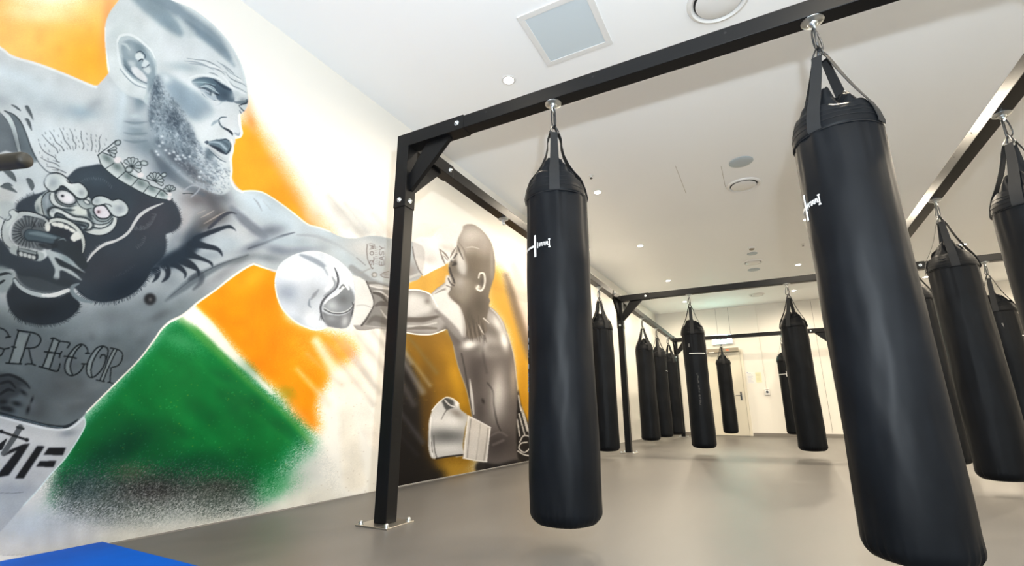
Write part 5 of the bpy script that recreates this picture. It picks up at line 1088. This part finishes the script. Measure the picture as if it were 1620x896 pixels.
ink([(890, 374), (880, 330), (850, 298), (808, 290), (758, 320), (700, 390), (665, 460), (655, 540), (682, 590), (730, 606), (790, 580), (828, 540), (850, 488)], [(820, 302), (772, 350), (730, 430), (710, 500), (718, 565), (740, 600)], [(866, 380), (905, 378)], [(828, 486), (886, 490)], [(650, 410), (700, 415), (770, 430)], wd=2.4)
ink([(1040, 305), (980, 325), (920, 400), (882, 490), (876, 570), (908, 622), (960, 612), (1030, 540), (1070, 450), (1092, 380), (1085, 328), (1040, 305)], [(1040, 312), (990, 370), (942, 460), (920, 550), (930, 615)], [(1015, 425), (1028, 396), (1062, 400), (1070, 440)], wd=2.3)
ink([(1150, 335), (1100, 430), (1058, 540), (1010, 652)], [(1182, 345), (1132, 450), (1082, 560), (1046, 655)], [(1115, 325), (1170, 335), (1220, 358), (1240, 400), (1226, 460), (1190, 505), (1140, 520)], [(1125, 525), (1116, 600), (1112, 675)], [(975, 650), (1056, 667)], [(1090, 672), (1140, 682)], wd=2.0)
E7 = lambda P: zz(P, 4.075, 0, 580)
poly(E7([(-30, 60), (50, 52), (120, 72), (165, 105), (195, 142), (165, 135), (120, 125), (140, 160), (110, 190), (60, 210), (20, 240), (-30, 250)]), (56, 62, 68), .75, 3, C1)
for P in ([(0, 62), (60, 55), (120, 78), (165, 108), (190, 140)], [(0, 110), (60, 100), (100, 140)], [(0, 180), (50, 150), (90, 160)]): stroke(E7(P), [4, 5, 2], (34, 40, 46), .8, 1.4, C1)
for (x, y, rx, ry, an) in [(150, 168, 6, 3, 40), (105, 240, 8, 4, 15), (60, 278, 8, 5, 20), (180, 280, 2.6, 6, 15), (205, 215, 1.8, 5, 20), (20, 230, 8, 4, 0), (20, 270, 8, 4, 10)]: blob(x/4.075, 580+y/4.075, rx, ry, an, (34, 40, 46), .9, C1)
# shorts
sh = E7([(-200, 260), (0, 312), (130, 346), (300, 392), (400, 402), (450, 386), (500, 352), (560, 296), (545, 330), (546, 380), (500, 470), (420, 590), (330, 690), (240, 800), (150, 896), (0, 1075), (-200, 1250)])
poly(sh, (206, 211, 214), 1, .7, C1); S1 = full(sh, .7)
blob(440/4.075, 580+430/4.075, 14, 6, -10, (150, 160, 168), .8, S1); blob(30, 690, 40, 10, 10, (222, 226, 228), .7, S1); blob(20, 775, 40, 10, 0, (180, 190, 198), .7, S1); blob(15, 800, 40, 20, 0, (196, 206, 212), .7, S1)
stroke(E7([(-30, 300), (0, 306), (130, 340), (300, 382), (400, 392), (450, 378), (500, 344)]), [7, 7, 5, 6, 5, 2], (44, 54, 62), .9, 1.2, C1); stroke(E7([(-30, 318), (0, 325), (130, 360), (300, 400), (400, 408), (470, 390), (540, 330)]), [3, 4, 4, 3, 3], (228, 236, 240), .9, 1, C1); stroke(E7([(0, 312), (150, 345), (300, 384), (400, 396)]), 1.4, (120, 140, 152), .9, .7, C1)
stroke(E7([(540, 325), (548, 378), (500, 472), (420, 592), (330, 692), (240, 800), (150, 896)]), 2, (220, 236, 236), .9, .9); stroke(E7([(0, 815), (80, 818), (150, 810)]), 1, (140, 150, 158), .8, .7, S1)
stroke(E7([(130, 392), (90, 460), (20, 562)]), [9, 9, 8], (104, 110, 114), .95, .8, S1, False); stroke(E7([(110, 392), (150, 402)]), 4, (60, 66, 70), .9, .8, S1); stroke(E7([(0, 418), (90, 448), (172, 474)]), 4, (44, 48, 52), .95, .7, S1); blob(172/4.075, 580+474/4.075, 3.6, 3.2, 0, (40, 44, 48), 1, S1, 3); blob(2, 580+420/4.075, 3.6, 3.2, 0, (40, 44, 48), 1, S1, 3)
stroke(E7([(0, 520), (40, 470)]), [10, 2], (34, 38, 42), .95, .8, S1, False)
for P in ([(150, 502), (192, 497), (120, 610), (55, 702), (-10, 715), (-10, 690), (108, 542), (20, 580), (62, 540)], [(238, 514), (288, 515), (150, 724), (96, 722)], [(312, 525), (424, 524), (404, 574), (280, 570)], [(256, 612), (362, 608), (344, 650), (232, 646)]): poly(E7(P), (38, 41, 46), 1, .9, S1, False)
# forearm lettering, reading up the arm
F7 = lambda P: zz(P, 7.47, 540, 340)
def fk(P, wd=1.1, a=.7): stroke(F7(P), wd, (150, 142, 140), a, .5, C1)
fk([(305, 350), (300, 440), (315, 540), (360, 632), (375, 630)], 1.5, .9); fk([(392, 350), (395, 400)], 1, .6); fk([(325, 345), (350, 340), (380, 350)], 1); fk([(510, 360), (518, 470), (515, 600)], 1, .4)
def gl_(ch, cx, cy, w_, h_):        # strokes of a letter turned a quarter, drawn bottom to top
    S = {'S': [[(1, .1), (.5, 0), (0, .2), (.3, .5), (.8, .6), (1, .85), (.5, 1), (0, .9)]], 'L': [[(0, 0), (0, 1), (.9, 1)]], 'O': [[(.5, 0), (0, .5), (.5, 1), (1, .5), (.5, 0)]], 'W': [[(0, 0), (.25, 1), (.5, .3), (.75, 1), (1, 0)]],
         'E': [[(1, 0), (0, 0), (0, 1), (1, 1)], [(0, .5), (.8, .5)]], 'A': [[(0, 1), (.5, 0), (1, 1)], [(.2, .6), (.8, .6)]], 'Y': [[(0, 0), (.5, .5), (1, 0)], [(.5, .5), (.5, 1)]], 'I': [[(.5, 0), (.5, 1)]], 'T': [[(0, 0), (1, 0)], [(.5, 0), (.5, 1)]]}
    for st_ in S[ch]: fk([(cx-h_/2+v*h_, cy+w_/2-u*w_) for u, v in st_], 1.35, .85)
for ch, y in (('S', 572), ('L', 520), ('O', 455), ('W', 385)): gl_(ch, 358+(.0004*(y-470)**2 if 0 else 0), y, 44, 46)
for ch, y in (('E', 572), ('A', 515), ('S', 455), ('Y', 395)): gl_(ch, 475, y, 44, 52)
for y in range(380, 600, 22): fk([(398, y), (430, y+6)], .9, .55)
blob(592, 435, 4.6, 4.2, 0, (150, 146, 142), .9, C1, 3); blob(592.4, 435, 3, 2.8, 0, (216, 214, 212), 1, C1, 3); fk([(460, 712), (500, 685), (560, 670)], 1.3, .9); fk([(460, 715), (500, 738), (560, 745)], 1.3, .9); blob(609, 434, 6, 3, 0, (170, 166, 162), .6, C1)

# ---- big glove of the second fighter thrown across
g1 = zz([(58, 400), (74, 300), (118, 220), (220, 150), (350, 112), (480, 112), (600, 160), (700, 230), (785, 325), (815, 450), (812, 580), (792, 720), (760, 810), (700, 840), (560, 825), (460, 852), (380, 836), (250, 772), (130, 652), (78, 530)], 5.975, 425, 380)
poly(g1, (208, 213, 220), 1, .6); M1 = full(g1, .6)
V = lambda x, y, rx, ry, an, c_, a=.8, p=1: blob(425+x/5.975, 380+y/5.975, rx/5.975, ry/5.975, an, c_, a, M1, p)
VS = lambda P, wd, c_, a=.9, s=.8: stroke(zz(P, 5.975, 425, 380), wd, c_, a, s, M1)
V(260, 290, 170, 100, -10, (240, 243, 246), .95); V(190, 500, 110, 90, 20, (160, 168, 180), .9); V(330, 620, 100, 120, 10, (186, 192, 200), .7); V(440, 500, 100, 70, 0, (176, 180, 186), .7); V(300, 770, 90, 40, 25, (176, 184, 194), .6); V(400, 740, 60, 70, 0, (226, 229, 232), .8); V(640, 200, 110, 40, 40, (238, 240, 242), .9); V(740, 360, 50, 90, 0, (226, 228, 230), .8)
VS([(300, 142), (390, 175), (470, 215), (530, 260), (560, 330)], [3, 8, 8, 6, 2], (150, 158, 168), .85, 3); VS([(540, 260), (600, 330), (600, 420), (540, 470)], [4, 12, 12, 5], (222, 226, 229), .8, 3)
VS([(622, 262), (648, 330), (655, 400), (630, 460), (560, 520), (510, 580), (490, 640), (500, 720), (530, 780)], [1, 3, 3.4, 3, 3.4, 3.6, 3.6, 3, 1], (84, 86, 92), .95, .9); VS([(600, 350), (630, 420), (590, 480), (520, 530)], [2, 5, 5, 2], (146, 150, 156), .8, 2)
VS([(470, 470), (430, 520), (400, 560)], [2, 6, 2], (130, 134, 140), .6, 2.5); VS([(385, 560), (380, 610), (400, 640)], [2, 4, 1], (128, 138, 148), .7, 1.6)
poly(zz([(535, 590), (620, 520), (690, 460), (745, 430), (800, 500), (812, 585), (775, 655), (700, 692), (600, 692), (520, 655)], 5.975, 425, 380), (142, 146, 150), 1, 1.2, M1); V(600, 620, 60, 50, 0, (192, 196, 200), .85); V(700, 560, 60, 50, 0, (112, 114, 118), .75)
poly(zz([(505, 680), (560, 702), (650, 712), (720, 700), (780, 660), (808, 610), (792, 720), (760, 810), (700, 838), (600, 828), (540, 795)], 5.975, 425, 380), (130, 132, 136), 1, 1, M1); V(720, 770, 30, 50, 10, (190, 192, 194), .85); V(590, 740, 50, 30, 10, (160, 164, 168), .8)
VS([(520, 655), (600, 692), (700, 694), (775, 655), (812, 590)], [1.6, 1.8, 1.8, 1.8, 1.6], (92, 94, 98), .9); VS([(525, 640), (600, 680), (700, 682), (770, 645), (805, 590)], 1.2, (216, 218, 220), .8); VS([(530, 600), (560, 560), (640, 510), (700, 450), (730, 430), (755, 465)], [1.6, 3, 4, 4, 5, 3], (238, 240, 241), .95); VS([(670, 460), (700, 425), (715, 440)], 2.4, (96, 98, 102), .8)
VS([(790, 590), (800, 640), (780, 720)], [1, 3, 1], (70, 70, 74), .85); VS([(495, 700), (478, 760)], [1.6, .8], (90, 92, 96), .8); VS([(500, 730), (496, 765)], [1.4, .6], (90, 92, 96), .7)
cg = zz([(795, 335), (860, 350), (922, 390), (960, 470), (992, 565), (988, 630), (940, 720), (880, 806), (765, 806), (795, 720), (812, 600), (815, 450)], 5.975, 425, 380)
poly(cg, (218, 218, 216), 1, .6, None, False); stroke(zz([(922, 390), (960, 470), (994, 565), (990, 632), (940, 722), (878, 806)], 5.975, 425, 380), [2, 3, 3, 3, 4, 3], (74, 70, 70), .95, .8); CGM = full(cg, .6, False); blob(575, 490, 8, 22, 0, (232, 232, 230), .7, CGM); stroke(zz([(830, 620), (900, 615), (970, 640)], 5.975, 425, 380), 1.6, (186, 184, 182), .7, 1, CGM)
fa = zz([(925, 392), (1000, 395), (1140, 440), (1200, 450), (1200, 835), (900, 812), (945, 722), (992, 632), (996, 565), (962, 470)], 5.975, 425, 380)
poly(fa, (146, 144, 142), 1, .8, None, False); FA = full(fa, .8, False)
W_ = lambda P, wd, c_, a=.9, s=1.4: stroke(zz(P, 5.975, 425, 380), wd, c_, a, s, FA)
W_([(960, 430), (1040, 440), (1140, 460)], [4, 7, 4], (216, 214, 212)); W_([(990, 500), (1060, 520), (1120, 590)], [3, 6, 3], (92, 88, 86)); W_([(990, 480), (1060, 490), (1130, 540)], [1, 3, 2], (206, 204, 202)); W_([(1010, 620), (1060, 600), (1130, 610)], [3, 8, 6], (104, 100, 98)); W_([(1060, 660), (1100, 720), (1140, 760)], [1, 3, 2], (200, 198, 196)); W_([(940, 780), (1010, 740), (1140, 790)], [3, 10, 10], (112, 108, 106), .8, 4); W_([(900, 812), (1000, 822), (1140, 838)], 1.6, (226, 224, 222))
stroke(zz([(58, 400), (74, 300), (118, 220), (220, 150), (350, 112), (480, 112), (600, 160), (700, 230), (785, 325)], 5.975, 425, 380), 1.4, (244, 246, 248), .7, .8); stroke(zz([(60, 420), (78, 530), (130, 652), (250, 772), (380, 836), (460, 852), (540, 830)], 5.975, 425, 380), 2.2, (244, 236, 226), .9, .9)

# ---- glove of the first fighter landing on the face
g2 = [(652.6, 391), (655, 381), (663.7, 375), (682, 375), (690, 366), (703, 357.6), (715.3, 352.7), (727, 355), (732, 362), (724, 378), (722, 392), (719, 404), (711, 413.4), (703, 419.6), (686, 427.3), (669.3, 436.4), (662.3, 427.3), (655.3, 407.8)]
poly(g2, (236, 233, 231), 1, .8); M2 = full(g2, .8)
blob(680, 411, 10, 8, 0, (204, 200, 198), .7, M2); blob(705, 392, 10, 5, 20, (206, 200, 196), .7, M2); blob(717, 398, 5, 10, -20, (200, 196, 192), .6, M2)
for P in ([(695, 394), (700, 409), (704, 418)], [(696, 395), (704, 402), (710, 410)], [(712, 408), (716, 400), (721, 392)], [(702, 405), (708, 412)]): stroke(P, [1, 3, 1.4], (116, 108, 102), .8, 1, M2)
stroke([(652.6, 391), (655.3, 407.8), (662.3, 427.3), (669, 436)], 2, (140, 134, 132), .8, .9); stroke([(669.3, 436.4), (686, 427.3), (703, 419.6)], 2, (246, 244, 240), .9, .8)

CV[:] = CV*(1-.11*C1*(1-np.maximum(M1, CGM)))[..., None]
CV *= (1+(NZ2-.5)*.07*(AL > .1))[..., None]
CV *= (1+(NZ-.5)*.05*(AL > .1))[..., None]

# ---- lay the paint on the wall
def build_mural():
    # fixed plane-to-plane projection between the drawing sheet and the wall
    f = 755.561; R_ = np.array([0.885388, 0.464836, -0.004019]); U_ = np.array([0.125089, -0.229916, 0.965138]); F_ = np.array([-0.447707, 0.855024, 0.261711]); C_ = np.array([0, 0, .5913])
    def sheet(y, z):                                     # wall point -> drawing sheet
        X = np.stack([WX+WK*y, y, z], -1)-C_; d = X@F_
        return 810+f*(X@R_)/d, 448-f*(X@U_)/d
    yy = np.linspace(.36, 6.0, 6000); uu, _ = sheet(yy, np.full_like(yy, 1.6))
    ys = np.interp(np.arange(uu[0], uu[-1], 1.12), uu, yy); zs = np.arange(.009, ZC-.004, .0032)
    Yg, Zg = np.meshgrid(ys, zs); ug, vg = sheet(Yg, Zg)
    fx = np.clip((ug-U0)*SC-.5, 0, GW-1.01); fy = np.clip((vg-V0)*SC-.5, 0, GH-1.01)
    ix, iy = fx.astype(int), fy.astype(int); ax, ay = fx-ix, fy-iy
    def samp(A):
        if A.ndim == 3: bx, by_ = ax[..., None], ay[..., None]
        else: bx, by_ = ax, ay
        return A[iy, ix]*(1-bx)*(1-by_)+A[iy, ix+1]*bx*(1-by_)+A[iy+1, ix]*(1-bx)*by_+A[iy+1, ix+1]*bx*by_
    c = np.clip(samp(CV)/255, 0, 1); c = np.where(c <= .04045, c/12.92, ((c+.055)/1.055)**2.4)
    c = (c/BARE)**1.24*BARE*np.array(PAINT_K)
    inside = (ug > U0+2) & (ug < U1-2) & (vg > V0+2) & (vg < V1-2)
    al = samp(AL)*inside
    f1 = np.zeros((GH, GW), np.float32); f2 = np.zeros((GH, GW), np.float32)
    for m in (C2, HM, GM, K2, H2, M1, CGM, FA): f2 = np.maximum(f2, m)
    f1 = np.maximum(C1, M2)*(1-np.maximum(np.maximum(M1, CGM), FA)); f1 = np.where((f2 > .5) & (M2 < .5) & (C1 < .5), 0, f1)
    pid = np.where(samp(f1) > .5, 1, np.where(samp(f2) > .5, 2, 0))
    nr, nc = Yg.shape; idx = np.arange(nr*nc).reshape(nr, nc)
    q = np.stack([idx[:-1, :-1], idx[:-1, 1:], idx[1:, 1:], idx[1:, :-1]], -1).reshape(-1, 4)
    qa = np.maximum.reduce([al[:-1, :-1], al[:-1, 1:], al[1:, 1:], al[1:, :-1]]).ravel() > .015
    qp = pid[:-1, :-1].ravel()
    P = np.stack([WX+WK*Yg+.0015, Yg, Zg], -1).reshape(-1, 3).astype(np.float32); col = np.concatenate([c, np.ones((*c.shape[:2], 1))], -1).reshape(-1, 4).astype(np.float32)
    m = bpy.data.materials.new('mural_paint'); m.use_nodes = True; b = BS(m); b.inputs['Roughness'].default_value = .5; b.inputs['Specular IOR Level'].default_value = .12
    at = m.node_tree.nodes.new('ShaderNodeVertexColor'); at.layer_name = 'paint'; L(m, at.outputs['Color'], b.inputs['Base Color'])
    y0 = 3.0; root = thing('mural', 'large spray-painted mural of two boxers trading punches on the left wall', 'mural', (lx(y0), y0, 0)); ro = np.array([lx(y0), y0, 0], np.float32)
    for k, nm, lb in ((0, 'painted_background', 'orange, white, green and gold sprayed background'), (1, 'painted_fighter', 'grey painted bearded boxer with a tattooed chest'), (2, 'painted_fighter', 'grey painted boxer with white gloves, seen from behind the punch')):
        qq = q[qa & (qp == k)]; use, inv = np.unique(qq, return_inverse=True); inv = inv.reshape(-1, 4)
        me = bpy.data.meshes.new(nm); me.vertices.add(len(use)); me.vertices.foreach_set('co', (P[use]-ro).ravel())
        me.loops.add(inv.size); me.loops.foreach_set('vertex_index', inv.ravel().astype(np.int32))
        me.polygons.add(len(inv)); me.polygons.foreach_set('loop_start', (np.arange(len(inv))*4).astype(np.int32))
        me.update(calc_edges=True); a = me.attributes.new('paint', 'FLOAT_COLOR', 'POINT'); a.data.foreach_set('color', col[use].ravel())
        me.materials.append(m); me.validate(); o = bpy.data.objects.new(nm, me); COL.objects.link(o); o.parent = root; o['label'] = lb
        print(nm, len(use))
PAINT_K = (.912, .90, .886)
BARE = np.array([.855, .84, .79])
build_mural()
